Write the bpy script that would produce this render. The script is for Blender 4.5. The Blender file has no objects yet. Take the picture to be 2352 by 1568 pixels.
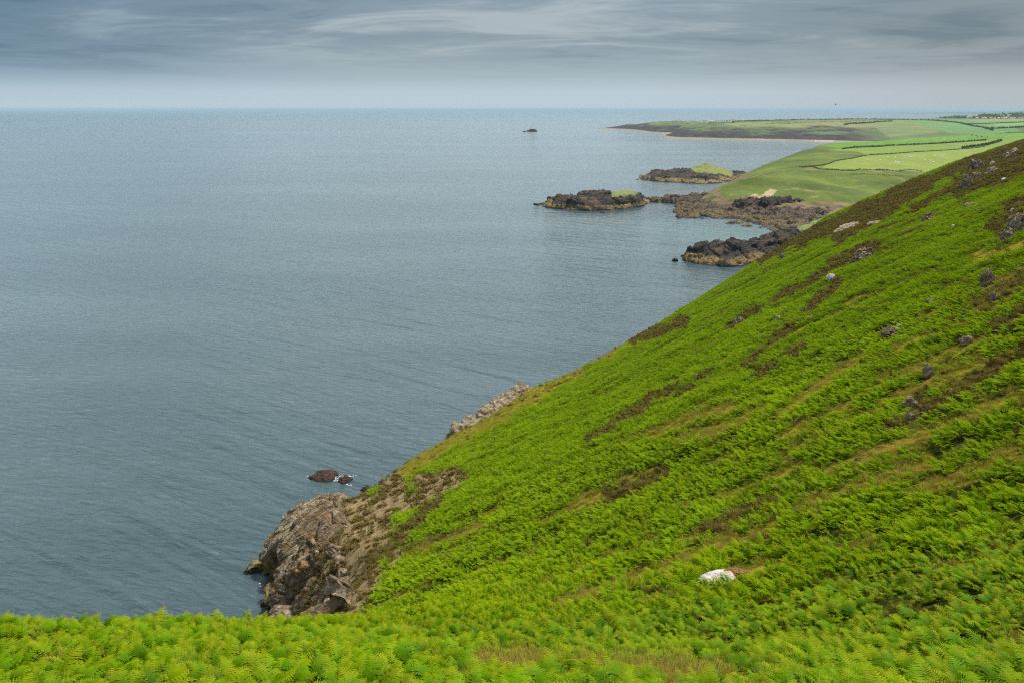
import bpy, bmesh, math, random
import numpy as np
from mathutils import Vector
S = bpy.context.scene
C = S.collection
rng = np.random.default_rng(7)
random.seed(7)

# ------------------------------------------------------------ camera, sky, sun
H = 55.0                      # eye height above the sea, metres
F = 28 / 36 * 2352            # focal length in pixels of a 2352 x 1568 view of the photograph
PITCH = math.atan((784 - 251) / F)
cd = bpy.data.cameras.new('camera'); cam = bpy.data.objects.new('camera', cd); C.objects.link(cam)
cd.lens = 28; cd.sensor_width = 36; cd.clip_end = 200000; cd.clip_start = 0.1
cam.location = (0, 0, H); cam.rotation_euler = (math.pi / 2 - PITCH, 0, 0)
S.camera = cam
S.view_settings.view_transform = 'Standard'; S.view_settings.look = 'None'
S.view_settings.gamma = 1; S.view_settings.exposure = 0.85
S.cycles.filter_width = 1.15
S.cycles.use_denoising = False
S.cycles.max_bounces = 8; S.cycles.transparent_max_bounces = 8
SUN_EL, SUN_AZ = math.radians(60), math.radians(58)     # azimuth measured from +Y (view direction) towards +X
sd_ = bpy.data.lights.new('sun', 'SUN'); sun = bpy.data.objects.new('sun', sd_); C.objects.link(sun)
sd_.energy = 4.6; sd_.angle = math.radians(3.5); sd_.color = (1.0, 0.94, 0.84)
sdir = Vector((math.sin(SUN_AZ) * math.cos(SUN_EL), math.cos(SUN_AZ) * math.cos(SUN_EL), math.sin(SUN_EL)))
sun.rotation_euler = sdir.to_track_quat('Z', 'Y').to_euler()


class NT:
    """small node-tree helper"""
    def __init__(s, tree): s.t = tree; s.n = tree.nodes; s.l = tree.links
    def put(s, sock, v):
        if isinstance(v, bpy.types.NodeSocket): s.l.new(v, sock)
        elif isinstance(v, tuple) and len(v) == 3 and sock.type == 'RGBA': sock.default_value = (*v, 1)
        else: sock.default_value = v
    def node(s, typ, ins=(), **kw):
        n = s.n.new(typ)
        for k, v in kw.items(): setattr(n, k, v)
        items = ins.items() if isinstance(ins, dict) else enumerate(ins)
        for k, v in items:
            if v is not None: s.put(n.inputs[k], v)
        return n
    def math(s, op, a, b=0.0, clamp=False):
        return s.node('ShaderNodeMath', (a, b), operation=op, use_clamp=clamp).outputs[0]
    def vmath(s, op, a, b=(0, 0, 0)):
        return s.node('ShaderNodeVectorMath', (a, b), operation=op).outputs[0]
    def mix(s, f, a, b, mode='MIX'):
        n = s.n.new('ShaderNodeMix'); n.data_type = 'RGBA'; n.blend_type = mode
        s.put(n.inputs[0], f); s.put(n.inputs[6], a); s.put(n.inputs[7], b)
        return n.outputs[2]
    def noise(s, vec, scale, detail=4.0, rough=0.55, dist=0.0):
        return s.node('ShaderNodeTexNoise', {'Vector': vec, 'Scale': scale, 'Detail': detail, 'Roughness': rough, 'Distortion': dist}).outputs[0]
    def ramp(s, f, lo, hi, a=0.0, b=1.0):
        return s.node('ShaderNodeMapRange', {'Value': f, 'From Min': lo, 'From Max': hi, 'To Min': a, 'To Max': b}, interpolation_type='SMOOTHSTEP').outputs[0]
    def cramp(s, f, stops):
        n = s.n.new('ShaderNodeValToRGB'); s.put(n.inputs[0], f); e = n.color_ramp.elements
        while len(e) < len(stops): e.new(0.5)
        for el, (p, c) in zip(e, stops): el.position = p; el.color = (*c, 1)
        return n.outputs[0]
    def scale(s, vec, sc): return s.vmath('MULTIPLY', vec, sc)
    def pos(s): return s.node('ShaderNodeNewGeometry').outputs['Position']
    def attr(s, name): return s.node('ShaderNodeAttribute', attribute_name=name)
    def bump(s, h, strength=1.0, dist=1.0, normal=None):
        return s.node('ShaderNodeBump', {'Height': h, 'Strength': strength, 'Distance': dist, 'Normal': normal}).outputs[0]


def material(name):
    m = bpy.data.materials.new(name); m.use_nodes = True
    nt = NT(m.node_tree); nt.n.clear()
    out = nt.n.new('ShaderNodeOutputMaterial')
    return m, nt, out


# world: Nishita sky behind a layered overcast that gets paler towards the horizon
W = bpy.data.worlds.new('World'); S.world = W; W.use_nodes = True
nt = NT(W.node_tree); nt.n.clear()
wout = nt.n.new('ShaderNodeOutputWorld')
sky = nt.node('ShaderNodeTexSky', sky_type='NISHITA')
sky.sun_disc = False; sky.sun_elevation = SUN_EL; sky.sun_rotation = SUN_AZ; sky.altitude = 50; sky.dust_density = 2.0
dvec = nt.vmath('NORMALIZE', nt.node('ShaderNodeTexCoord').outputs['Generated'])
sep = nt.node('ShaderNodeSeparateXYZ', (dvec,))
el = nt.math('MAXIMUM', sep.outputs[2], 0.0)
inv = nt.math('DIVIDE', 1.0, nt.math('ADD', el, 0.035))
proj = nt.vmath('MULTIPLY', dvec, nt.node('ShaderNodeCombineXYZ', (inv, inv, 0.0)).outputs[0])
# overcast colour by height above the horizon (0.12 is the top of the view, the rest only lights the place, its bright band added to lift the sea)
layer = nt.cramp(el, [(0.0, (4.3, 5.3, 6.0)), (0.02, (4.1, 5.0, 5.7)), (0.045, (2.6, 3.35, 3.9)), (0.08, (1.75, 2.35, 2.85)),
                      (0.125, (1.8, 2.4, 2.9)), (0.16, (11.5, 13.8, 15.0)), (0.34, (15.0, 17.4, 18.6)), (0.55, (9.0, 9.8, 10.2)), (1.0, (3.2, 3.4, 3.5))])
n1 = nt.noise(nt.scale(proj, (0.13, 0.17, 1)), 1.0, 8, 0.58, 0.7)
n2 = nt.noise(nt.vmath('ADD', nt.scale(proj, (0.45, 0.6, 1)), (7.3, 2.1, 0)), 1.0, 8, 0.62, 1.2)
streak = nt.math('ADD', nt.math('MULTIPLY', n1, 0.7), nt.math('MULTIPLY', n2, 0.3))
amt = nt.ramp(el, 0.025, 0.085)
lit = nt.ramp(streak, 0.49, 0.58)
drk = nt.ramp(streak, 0.49, 0.41)
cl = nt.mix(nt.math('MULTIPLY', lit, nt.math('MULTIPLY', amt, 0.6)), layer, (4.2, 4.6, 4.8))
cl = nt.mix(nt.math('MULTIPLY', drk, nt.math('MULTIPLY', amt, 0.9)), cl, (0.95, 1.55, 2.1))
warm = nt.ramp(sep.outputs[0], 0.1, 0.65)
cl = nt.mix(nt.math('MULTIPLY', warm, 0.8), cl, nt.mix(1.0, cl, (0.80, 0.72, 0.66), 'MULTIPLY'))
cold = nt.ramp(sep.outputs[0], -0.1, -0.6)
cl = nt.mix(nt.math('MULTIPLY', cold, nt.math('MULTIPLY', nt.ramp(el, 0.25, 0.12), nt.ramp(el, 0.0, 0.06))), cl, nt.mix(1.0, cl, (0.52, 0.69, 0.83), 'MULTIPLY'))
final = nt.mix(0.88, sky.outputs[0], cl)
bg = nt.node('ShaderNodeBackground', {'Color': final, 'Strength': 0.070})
nt.l.new(bg.outputs[0], wout.inputs[0])

# ------------------------------------------------------------ numeric helpers
def hash2(ix, iy, k=0):
    h = (ix.astype(np.int64) * 374761393 + iy.astype(np.int64) * 668265263 + k * 974634777) & 0xffffffff
    h = ((h ^ (h >> 13)) * 1274126177) & 0xffffffff
    h = h ^ (h >> 16)
    return h
def hash3(ix, iy, iz, k=0):
    return hash2(ix + iz * 7919, iy - iz * 104729, k)
def rnd01(h): return (h & 0xffffff) / float(0x1000000)
def noise2(x, y, k=0):
    ix = np.floor(x); iy = np.floor(y); fx = x - ix; fy = y - iy
    u = fx * fx * fx * (fx * (fx * 6 - 15) + 10); v = fy * fy * fy * (fy * (fy * 6 - 15) + 10)
    def g(dx, dy):
        a = rnd01(hash2(ix + dx, iy + dy, k)) * 2 * np.pi
        return np.cos(a) * (fx - dx) + np.sin(a) * (fy - dy)
    n0 = g(0, 0) * (1 - u) + g(1, 0) * u; n1 = g(0, 1) * (1 - u) + g(1, 1) * u
    return (n0 * (1 - v) + n1 * v) * 1.5
def fbm(x, y, oct=4, k=0, rough=0.5):
    s = 0; a = 1; t = 0
    for i in range(oct):
        s = s + a * noise2(x * 2 ** i + 13.7 * i, y * 2 ** i - 7.1 * i, k + i); t += a; a *= rough
    return s / t
def ridged(x, y, oct=4, k=0):
    s = 0; a = 1; t = 0
    for i in range(oct):
        s = s + a * (1 - 2 * np.abs(noise2(x * 2 ** i + 5.3 * i, y * 2 ** i + 9.1 * i, k + i))); t += a; a *= 0.5
    return s / t
def facets3(p, k=0):
    """block rock: every Voronoi cell is a flat, tilted facet; returns (offset, crack 0..1)"""
    b = np.floor(p); f1 = np.full(len(p), 9.0); f2 = f1.copy(); val = np.zeros(len(p))
    for dx in (-1, 0, 1):
        for dy in (-1, 0, 1):
            for dz in (-1, 0, 1):
                c = b + (dx, dy, dz)
                j = [rnd01(hash3(c[:, 0], c[:, 1], c[:, 2], k + q)) for q in range(7)]
                r = p - (c + np.stack(j[:3], 1) * 0.9 + 0.05)
                d = (r ** 2).sum(1)
                v = (j[3] - 0.5) + 0.9 * ((j[4] - 0.5) * r[:, 0] + (j[5] - 0.5) * r[:, 1] + (j[6] - 0.5) * r[:, 2])
                near = d < f1
                f2 = np.where(near, f1, np.minimum(f2, d)); val = np.where(near, v, val); f1 = np.where(near, d, f1)
    return val, np.clip((np.sqrt(f2) - np.sqrt(f1)) / 0.12, 0, 1)
def sstep(a, b, x):
    t = np.clip((x - a) / (b - a), 0, 1); return t * t * (3 - 2 * t)
class RBF:
    def __init__(s, pts, vals, smooth=0.0):
        s.p = np.array(pts, float); n = len(s.p)
        K = s.k(s.p, s.p) + smooth * np.eye(n); P = np.c_[np.ones(n), s.p]
        A = np.block([[K, P], [P.T, np.zeros((3, 3))]])
        s.w = np.linalg.solve(A, np.r_[np.array(vals, float), 0, 0, 0])
    def k(s, a, b):
        r = np.sqrt(((a[:, None] - b[None]) ** 2).sum(2)); return np.where(r > 0, r * r * np.log(r + 1e-12), 0)
    def __call__(s, x, y):
        sh = x.shape; q = np.c_[x.ravel(), y.ravel()]; out = np.empty(len(q)); n = len(s.p)
        for i in range(0, len(q), 20000):
            c = q[i:i + 20000]; out[i:i + 20000] = s.k(c, s.p) @ s.w[:n] + s.w[n] + c @ s.w[n + 1:]
        return out.reshape(sh)
def ray(px, py):
    """pixel of the photograph -> (sideways, downward) slope of its line of sight per metre ahead"""
    u = px - 1176; v = py - 784
    f = F * math.cos(PITCH) - v * math.sin(PITCH); d = F * math.sin(PITCH) + v * math.cos(PITCH)
    return u / f, d / f
def P3(px, py, y): a, s = ray(px, py); return (a * y, y, H - s * y)
def SEA(px, py): a, s = ray(px, py); y = H / s; return (a * y, y)
def pix(x, y, z):
    d = H - z; cz = y * math.cos(PITCH) + d * math.sin(PITCH); cy = d * math.cos(PITCH) - y * math.sin(PITCH)
    return 1176 + F * x / cz, 784 + F * cy / cz
def cast(hf, px, py, y0, y1, n=3000):
    """first point of a height function met by a line of sight"""
    a, s = ray(px, py); y = np.geomspace(y0, y1, n); g = H - s * y - hf(a * y, y)
    i = np.argmax(g <= 0) if (g <= 0).any() else n - 1
    yy = y[i]; xx = a * yy
    return xx, yy, float(hf(np.array([xx]), np.array([yy]))[0])

# ------------------------------------------------------------ object helpers
def make_mesh(name, V, Fq, mats=(), smooth=True, attrs=None):
    me = bpy.data.meshes.new(name); V = np.asarray(V, np.float32)
    if isinstance(Fq, np.ndarray):
        n, k = Fq.shape
        me.vertices.add(len(V)); me.vertices.foreach_set('co', V.ravel())
        me.loops.add(n * k); me.loops.foreach_set('vertex_index', Fq.ravel().astype(np.int32))
        me.polygons.add(n); me.polygons.foreach_set('loop_start', np.arange(0, n * k, k, dtype=np.int32))
        me.update(calc_edges=True)
    else:
        me.from_pydata([tuple(v) for v in V], [], Fq)
    me.polygons.foreach_set('use_smooth', np.full(len(me.polygons), smooth))
    for k, v in (attrs or {}).items():
        v = np.asarray(v, np.float32)
        if v.ndim == 2:
            at = me.attributes.new(k, 'FLOAT_COLOR', 'POINT')
            at.data.foreach_set('color', np.c_[v, np.ones(len(v))].astype(np.float32).ravel())
        else:
            at = me.attributes.new(k, 'FLOAT', 'POINT'); at.data.foreach_set('value', v)
    for m in mats: me.materials.append(m)
    me.validate()
    return me
def link(name, me, parent=None, loc=(0, 0, 0)):
    o = bpy.data.objects.new(name, me); C.objects.link(o); o.location = loc
    if parent: o.parent = parent
    return o
def tag(o, label=None, cat=None, group=None, kind=None):
    if label: o['label'] = label
    if cat: o['category'] = cat
    if group: o['group'] = group
    if kind: o['kind'] = kind
    return o
def grid_faces(nu, nv):
    i = np.arange(nu * nv).reshape(nu, nv)
    return np.stack([i[:-1, :-1].ravel(), i[1:, :-1].ravel(), i[1:, 1:].ravel(), i[:-1, 1:].ravel()], 1)
def compact(V, Fq, attrs):
    used = np.zeros(len(V), bool); used[Fq.ravel()] = True
    m = np.cumsum(used) - 1
    return V[used], m[Fq], {k: v[used] for k, v in attrs.items()}
def centred(name, V, Fq, mats, attrs=None, smooth=True):
    c = np.array([V[:, 0].mean(), V[:, 1].mean(), V[:, 2].min()])
    return link(name, make_mesh(name, V - c, Fq, mats, smooth, attrs), None, c)

# ------------------------------------------------------------ materials
def principled(nt, out, col, rough=0.9, normal=None, spec=0.2):
    b = nt.node('ShaderNodeBsdfPrincipled', {'Base Color': col, 'Roughness': rough, 'Specular IOR Level': spec})
    if normal is not None: nt.l.new(normal, b.inputs['Normal'])
    nt.l.new(b.outputs[0], out.inputs[0]); return b

def hill_material():
    m, nt, out = material('hillside_turf'); p = nt.pos()
    cov = nt.attr('cover').outputs['Color']; sp = nt.node('ShaderNodeSeparateColor', (cov,))
    ps = nt.scale(p, (0.45, 1, 1))
    a = nt.noise(ps, 2.2, 6, 0.65); b = nt.noise(p, 9.0, 4, 0.7); c = nt.noise(ps, 0.25, 4)
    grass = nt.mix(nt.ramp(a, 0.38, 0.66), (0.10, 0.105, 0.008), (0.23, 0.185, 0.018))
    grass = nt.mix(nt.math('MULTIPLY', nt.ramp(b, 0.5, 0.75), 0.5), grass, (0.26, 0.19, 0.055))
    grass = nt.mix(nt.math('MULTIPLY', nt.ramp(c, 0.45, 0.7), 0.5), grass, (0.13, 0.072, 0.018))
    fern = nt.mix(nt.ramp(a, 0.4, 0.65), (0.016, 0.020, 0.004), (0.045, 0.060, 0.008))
    heath = nt.mix(nt.ramp(b, 0.35, 0.7), (0.022, 0.016, 0.006), (0.085, 0.058, 0.018))
    heath = nt.mix(nt.math('MULTIPLY', nt.ramp(a, 0.52, 0.7), 0.6), heath, (0.05, 0.07, 0.012))
    earth = nt.mix(nt.ramp(a, 0.35, 0.7), (0.13, 0.094, 0.048), (0.27, 0.19, 0.10))
    earth = nt.mix(nt.ramp(b, 0.56, 0.66), earth, (0.06, 0.065, 0.02))
    earth = nt.mix(nt.ramp(nt.noise(p, 16, 2), 0.66, 0.72), earth, (0.5, 0.45, 0.38))
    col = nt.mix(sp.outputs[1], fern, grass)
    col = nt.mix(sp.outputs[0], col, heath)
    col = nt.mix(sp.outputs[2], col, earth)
    h = nt.math('ADD', nt.math('MULTIPLY', a, 0.5), nt.math('MULTIPLY', b, 0.3))
    principled(nt, out, col, 1.0, nt.bump(h, 0.9, 0.5), 0.0)
    return m

def rock_material(name, dark, mid, light, lichen, tidal, z_tide, scale=1.0, wet=(0.012, 0.009, 0.007), lichen_amt=0.5, speck=0.0, bands=0.0, rust=(0.15, 0.09, 0.038)):
    m, nt, out = material(name); p = nt.pos()
    sep = nt.node('ShaderNodeSeparateXYZ', (p,)); z = sep.outputs[2]
    ps = nt.scale(p, (scale, scale, scale))
    st = nt.scale(nt.node('ShaderNodeVectorRotate', {'Vector': ps, 'Axis': (0.3, 1, 0.2), 'Angle': 0.6}).outputs[0], (0.35, 1.0, 2.2))
    a = nt.noise(st, 0.9, 8, 0.62, 0.6); b = nt.noise(ps, 3.5, 6, 0.65); c = nt.noise(ps, 0.35, 4)
    col = nt.cramp(a, [(0.28, dark), (0.48, mid), (0.72, light)])
    col = nt.mix(nt.math('MULTIPLY', nt.ramp(c, 0.48, 0.62), 0.75), col, nt.mix(a, dark, rust))
    if bands:
        e_ = nt.node('ShaderNodeCombineXYZ', (nt.node('ShaderNodeVectorMath', (p, (0.62, 0.70, 0.36)), operation='DOT_PRODUCT').outputs['Value'],
             nt.node('ShaderNodeVectorMath', (p, (-0.749, 0.663, 0.0)), operation='DOT_PRODUCT').outputs['Value'], nt.node('ShaderNodeVectorMath', (p, (-0.24, -0.27, 0.93)), operation='DOT_PRODUCT').outputs['Value'])).outputs[0]
        bn = nt.noise(nt.scale(e_, (0.10 * scale, 0.9 * scale, 1.3 * scale)), 1.0, 6, 0.6, 0.8)
        col = nt.mix(nt.math('MULTIPLY', nt.ramp(bn, 0.46, 0.34), bands), col, dark); col = nt.mix(nt.math('MULTIPLY', nt.ramp(bn, 0.54, 0.66), bands * 0.7), col, light)
    crack = nt.attr('crack').outputs['Fac']
    veg = nt.attr('veg').outputs['Fac']
    col = nt.mix(nt.math('MULTIPLY', nt.ramp(b, 0.40, 0.28), 0.6), col, dark)
    li = nt.math('MULTIPLY', nt.ramp(nt.noise(nt.vmath('ADD', ps, (9, 4, 2)), 0.8, 6, 0.7), 0.56, 0.66), lichen_amt)
    col = nt.mix(li, col, lichen)
    if speck: col = nt.mix(nt.math('MULTIPLY', nt.ramp(nt.noise(ps, 7, 3, 0.6), 0.64, 0.70), speck), col, (0.55, 0.52, 0.47))
    zz = nt.math('ADD', z, nt.math('MULTIPLY', nt.math('SUBTRACT', nt.noise(ps, 0.5, 4), 0.5), z_tide * 1.1))
    tid = nt.ramp(zz, z_tide, z_tide * 0.72)
    col = nt.mix(nt.math('MULTIPLY', tid, 0.9), col, nt.mix(nt.ramp(b, 0.35, 0.65), nt.mix(0.7, tidal, (0, 0, 0)), tidal))
    col = nt.mix(nt.ramp(zz, z_tide * 0.22, z_tide * 0.10), col, wet)
    green = nt.mix(nt.ramp(b, 0.35, 0.65), (0.085, 0.115, 0.022), (0.17, 0.19, 0.045))
    col = nt.mix(nt.ramp(nt.math('ADD', veg, nt.math('MULTIPLY', nt.math('SUBTRACT', b, 0.5), 0.7)), 0.4, 0.6), col, green)
    h = nt.math('ADD', nt.math('MULTIPLY', a, 1.0), nt.math('MULTIPLY', b, 0.35))
    principled(nt, out, col, 0.85, nt.bump(h, 0.9, 0.8 / scale), 0.25)
    return m

M_hill = hill_material()
M_rock_near = rock_material('lichen_rock', (0.015, 0.011, 0.007), (0.125, 0.095, 0.056), (0.33, 0.275, 0.185), (0.42, 0.19, 0.015), (0.27, 0.19, 0.055), 2.2, 1.0, speck=0.8, lichen_amt=0.7, bands=0.85)
M_rock_grey = rock_material('grey_rock', (0.045, 0.036, 0.022), (0.19, 0.152, 0.096), (0.35, 0.295, 0.205), (0.34, 0.25, 0.12), (0.2, 0.15, 0.06), 0.8, 2.0, speck=0.4, lichen_amt=0.3)
M_rock_dark = rock_material('dark_rock', (0.004, 0.0035, 0.004), (0.014, 0.011, 0.010), (0.050, 0.037, 0.028), (0.085, 0.055, 0.03), (0.235, 0.165, 0.062), 3.2, 0.22, lichen_amt=0.3, bands=0.8)
M_rock_shore = rock_material('foreshore_rock', (0.006, 0.005, 0.005), (0.036, 0.027, 0.020), (0.125, 0.092, 0.060), (0.23, 0.175, 0.11), (0.15, 0.11, 0.045), 2.2, 0.3, lichen_amt=0.6)
M_rock_skerry = rock_material('weedy_rock', (0.008, 0.005, 0.004), (0.035, 0.020, 0.014), (0.13, 0.075, 0.055), (0.15, 0.08, 0.06), (0.05, 0.03, 0.02), 0.5, 2.5, lichen_amt=0.4, rust=(0.06, 0.03, 0.02))
M_rock_white = rock_material('white_quartz', (0.14, 0.13, 0.11), (0.40, 0.385, 0.355), (0.56, 0.55, 0.525), (0.20, 0.13, 0.06), (0.4, 0.35, 0.3), 0.01, 3.0, lichen_amt=0.45, rust=(0.5, 0.42, 0.32))

def plain(name, col, rough=0.8, var=0.0, scale=3.0):
    m, nt, out = material(name)
    c = col
    if var: c = nt.mix(nt.ramp(nt.noise(nt.pos(), scale, 5, 0.65), 0.35, 0.65), tuple(v * (1 - var) for v in col), tuple(v * (1 + var) for v in col))
    principled(nt, out, c, rough, None, 0.3); return m

# ------------------------------------------------------------ the hillside (height as a function of ground position)
SIL = [(760, 1172, 101), (830, 1135, 103), (900, 1090, 108), (960, 1047, 113), (1050, 995, 122), (1100, 972, 127), (1220, 893, 140), (1350, 838, 150),
       (1500, 753, 160), (1600, 692, 168), (1705, 623, 178), (1760, 588, 185), (1850, 533, 195), (1900, 499, 200), (2000, 454, 208),
       (2100, 411, 215), (2200, 371, 222), (2300, 337, 228), (2352, 322, 232), (2600, 262, 240), (2900, 215, 245)]
_sa = np.array([ray(p, q)[0] for p, q, _ in SIL]); _ss = np.array([ray(p, q)[1] for p, q, _ in SIL]); _sy = np.array([y for *_, y in SIL], float)
def plane_s(a, y): return 13.35 / y + 0.279 - 0.49 * a
_ty = np.log(np.array([2, 6.2, 10, 14, 20, 28, 40, 60], float))
_ta = np.array([-1.6, -0.77, -0.35, -0.2, 0, 0.3, 0.5, 0.77, 1.6])
_ts = np.array([[1.45, .84, .765, .705, .75, .87, .98, .95],
                [1.45, .84, .765, .708, .73, .84, .95, .95],
                [1.45, .84, .775, .725, .708, .745, .80, .79],
                [1.45, .84, .785, .740, .718, .708, .705, .600],
                [1.45, .84, .790, .750, .718, .682, .613, .5015],
                [1.45, .84, .790, .738, .680, .595, .466, .3545],
                [1.45, .84, .785, .710, .612, .495, .368, .2565],
                [1.45, .84, .760, .655, .530, .400, .236, .124],
                [1.45, .84, .700, .560, .380, .200, .02, -.10]])
def table(a, y):
    la = np.clip(np.searchsorted(_ta, a) - 1, 0, len(_ta) - 2); ly = np.log(np.maximum(y, 2.0))
    j = np.clip(np.searchsorted(_ty, ly) - 1, 0, len(_ty) - 2)
    fa = np.clip((a - _ta[la]) / (_ta[la + 1] - _ta[la]), 0, 1); fy = np.clip((ly - _ty[j]) / (_ty[j + 1] - _ty[j]), 0, 1)
    fa = fa * fa * (3 - 2 * fa) * 0.5 + fa * 0.5
    return (_ts[la, j] * (1 - fa) * (1 - fy) + _ts[la + 1, j] * fa * (1 - fy) + _ts[la, j + 1] * (1 - fa) * fy + _ts[la + 1, j + 1] * fa * fy)
# the bare headland where the hill meets the sea, as surveyed points
_hp = [P3(600, 1340, 84), P3(610, 1412, 78), P3(599, 1290, 87), P3(660, 1212, 92), P3(700, 1170, 95), P3(800, 1153, 98), P3(760, 1160, 97),
       P3(700, 1400, 66), P3(662, 1410, 72), P3(655, 1300, 76.5), P3(700, 1300, 71.5), P3(760, 1300, 64), P3(760, 1220, 80), P3(700, 1220, 87), P3(668, 1260, 84.5),
       P3(655, 1225, 92)]
for a_ in (-0.2, -0.16):
    for y_ in (42, 50, 60, 70, 80, 90, 100): _hp.append((a_ * y_, y_, H - plane_s(a_, y_) * y_))
for y_, z_ in ((42, 17), (50, 8), (60, 2), (70, -2), (80, -4), (90, -5), (100, -7), (112, -9)): _hp.append((-0.412 * y_, y_, z_))
for y_, z_ in ((42, 19), (52, 14), (60, 11)): _hp.append((-0.31 * y_, y_, z_))
for a_, y_, z_ in ((-0.3, 106, -4), (-0.25, 108, -3), (-0.2, 110, -3), (-0.35, 96, -3), (-0.16, 114, -3)): _hp.append((a_ * y_, y_, z_))
_hr = RBF([(p[0] / 10, p[1] / 10) for p in _hp], [p[2] for p in _hp], 0.02)

def hill(x, y, detail=True):
    y = np.maximum(y, 1.5); a = x / y
    s_near = table(a, y); s_pl = plane_s(np.clip(a, -0.6, 1.2), y)
    ys = np.interp(a, _sa, _sy); ss = np.interp(a, _sa, _ss)
    corr = (s_pl * 0 + plane_s(np.clip(a, -0.6, 1.2), ys) - ss) * ys          # metres to add at the crest
    w = sstep(30, 42, y)
    z = H - y * (s_near * (1 - w) + s_pl * w) + corr * sstep(45, 1, 0 * y) * 0
    t = np.clip((y - 42) / np.maximum(ys - 42, 1), 0, 1.0)
    z = z + np.where(y > 42, corr * t * t, 0)
    m = sstep(-0.17, -0.225, a) * sstep(44, 56, y)
    if np.any(m > 0):
        zr = _hr(x / 10, y / 10) if np.ndim(x) else 0
        z = z * (1 - m) + zr * m
    dy = np.maximum(y - ys, 0)                                                # behind the crest the ground falls away
    z = z - (0.010 * dy ** 2 + 0.10 * dy) * sstep(-0.215, -0.19, a)
    z = z - 0.42 * (1 - sstep(16, 40, y))
    if detail:
        near = sstep(5, 16, y); fade = 1 - 0.75 * sstep(0.8, 0.98, y / ys)
        z = z + (0.9 * fbm(x / 26, y / 17, 3, 11) + 0.35 * fbm(x / 7, y / 3.2, 3, 21)) * near * fade * sstep(-0.5, -0.1, a + 0.1 * (y > 60))
        z = z + 0.10 * fbm(x / 1.6, y / 1.1, 3, 31)
    return np.maximum(z, -14)

# what grows where: strips that run up and down the slope, given by their two ends in the photograph
HEATH = [((1750, 598), (1900, 512), 9), ((1840, 552), (2130, 418), 17), ((1931, 543), (2124, 432), 16), ((1912, 610), (2014, 562), 12), ((2130, 415), (2300, 345), 8),
         ((2228, 392), (2352, 340), 26), ((2206, 432), (2352, 378), 22), ((2250, 706), (2352, 642), 18), ((2289, 755), (2352, 717), 14),
         ((2043, 990), (2295, 852), 15), ((2180, 900), (2352, 800), 10), ((1725, 838), (1925, 655), 9), ((1680, 748), (1990, 577), 9), ((1460, 780), (1570, 742), 14),
         ((1410, 1140), (1530, 1085), 15), ((1350, 1012), (1560, 885), 10), ((1625, 1220), (1790, 1140), 9), ((1730, 868), (1850, 800), 7),
         ((2290, 520), (2352, 470), 18), ((2100, 480), (2180, 440), 9), ((860, 1290), (1010, 1150), 14), ((1560, 905), (1640, 850), 6), ((2090, 945), (2130, 900), 16)]
GRASS = [((1290, 1395), (1800, 1200), 13), ((1900, 1085), (2352, 905), 12), ((1480, 1395), (1770, 1290), 11), ((1690, 1330), (1790, 1290), 14), ((890, 1095), (1330, 845), 20),
         ((1040, 1000), (1230, 895), 16), ((1330, 845), (1480, 765), 9), ((1780, 965), (2010, 800), 9), ((2090, 1140), (2352, 1030), 12), ((1330, 1160), (1500, 1090), 14),
         ((940, 1275), (1100, 1210), 10), ((1500, 1000), (1700, 930), 8), ((2060, 800), (2130, 770), 7), ((1780, 1010), (1960, 930), 8), ((1080, 1548), (1640, 1568), 26), ((230, 1475), (340, 1490), 10),
         ((1560, 1250), (1720, 1190), 9), ((2050, 1100), (2130, 1060), 12), ((1240, 1350), (1500, 1250), 7), ((2240, 600), (2352, 560), 9)]
EARTH = [((830, 1150), (790, 1290), 26), ((905, 1120), (830, 1290), 36), ((960, 1110), (1050, 1095), 18), ((930, 1165), (1010, 1120), 20), ((850, 1320), (780, 1420), 34), ((940, 1225), (900, 1290), 12),
         ((760, 1250), (690, 1420), 60), ((680, 1200), (600, 1330), 60), ((600, 1330), (600, 1430), 60), ((700, 1190), (800, 1160), 30), ((1955, 1040), (1975, 985), 5), ((1930, 1055), (1985, 1045), 5)]
def strips(px, py, L, k):
    wob = fbm(px / 60, py / 30, 3, k) * 16; best = np.full(px.shape, -9.0)
    for (p, q, w) in L:
        p = np.array(p, float); q = np.array(q, float); d = q - p; l2 = (d ** 2).sum()
        t = np.clip(((px - p[0]) * d[0] + (py - p[1]) * d[1]) / l2, 0, 1)
        r = np.hypot(px - p[0] - t * d[0], py - p[1] - t * d[1])
        best = np.maximum(best, 1 - (r + wob) / (w * 1.1))
    return sstep(-0.35, 0.35, best)
def cover(x, y, z):
    px, py = pix(x, y, z)
    he = strips(px, py, HEATH, 41); gr = strips(px, py, GRASS, 51); ea = strips(px, py, EARTH, 61) * (y > 42)
    n = fbm(x / 9, y / 2.6, 4, 71); n2 = fbm(x / 14, y / 4, 4, 81)
    ridge = sstep(1500, 2300, px) * sstep(900, 500, py)                      # the high end of the slope is patchier
    gr = np.maximum(gr, sstep(0.16, 0.32, n) * sstep(10, 25, y) * 0.85)
    he = np.maximum(he, sstep(0.40 - 0.22 * ridge, 0.54 - 0.22 * ridge, n2) * sstep(25, 60, y))
    return he, gr * (1 - he), ea

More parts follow.
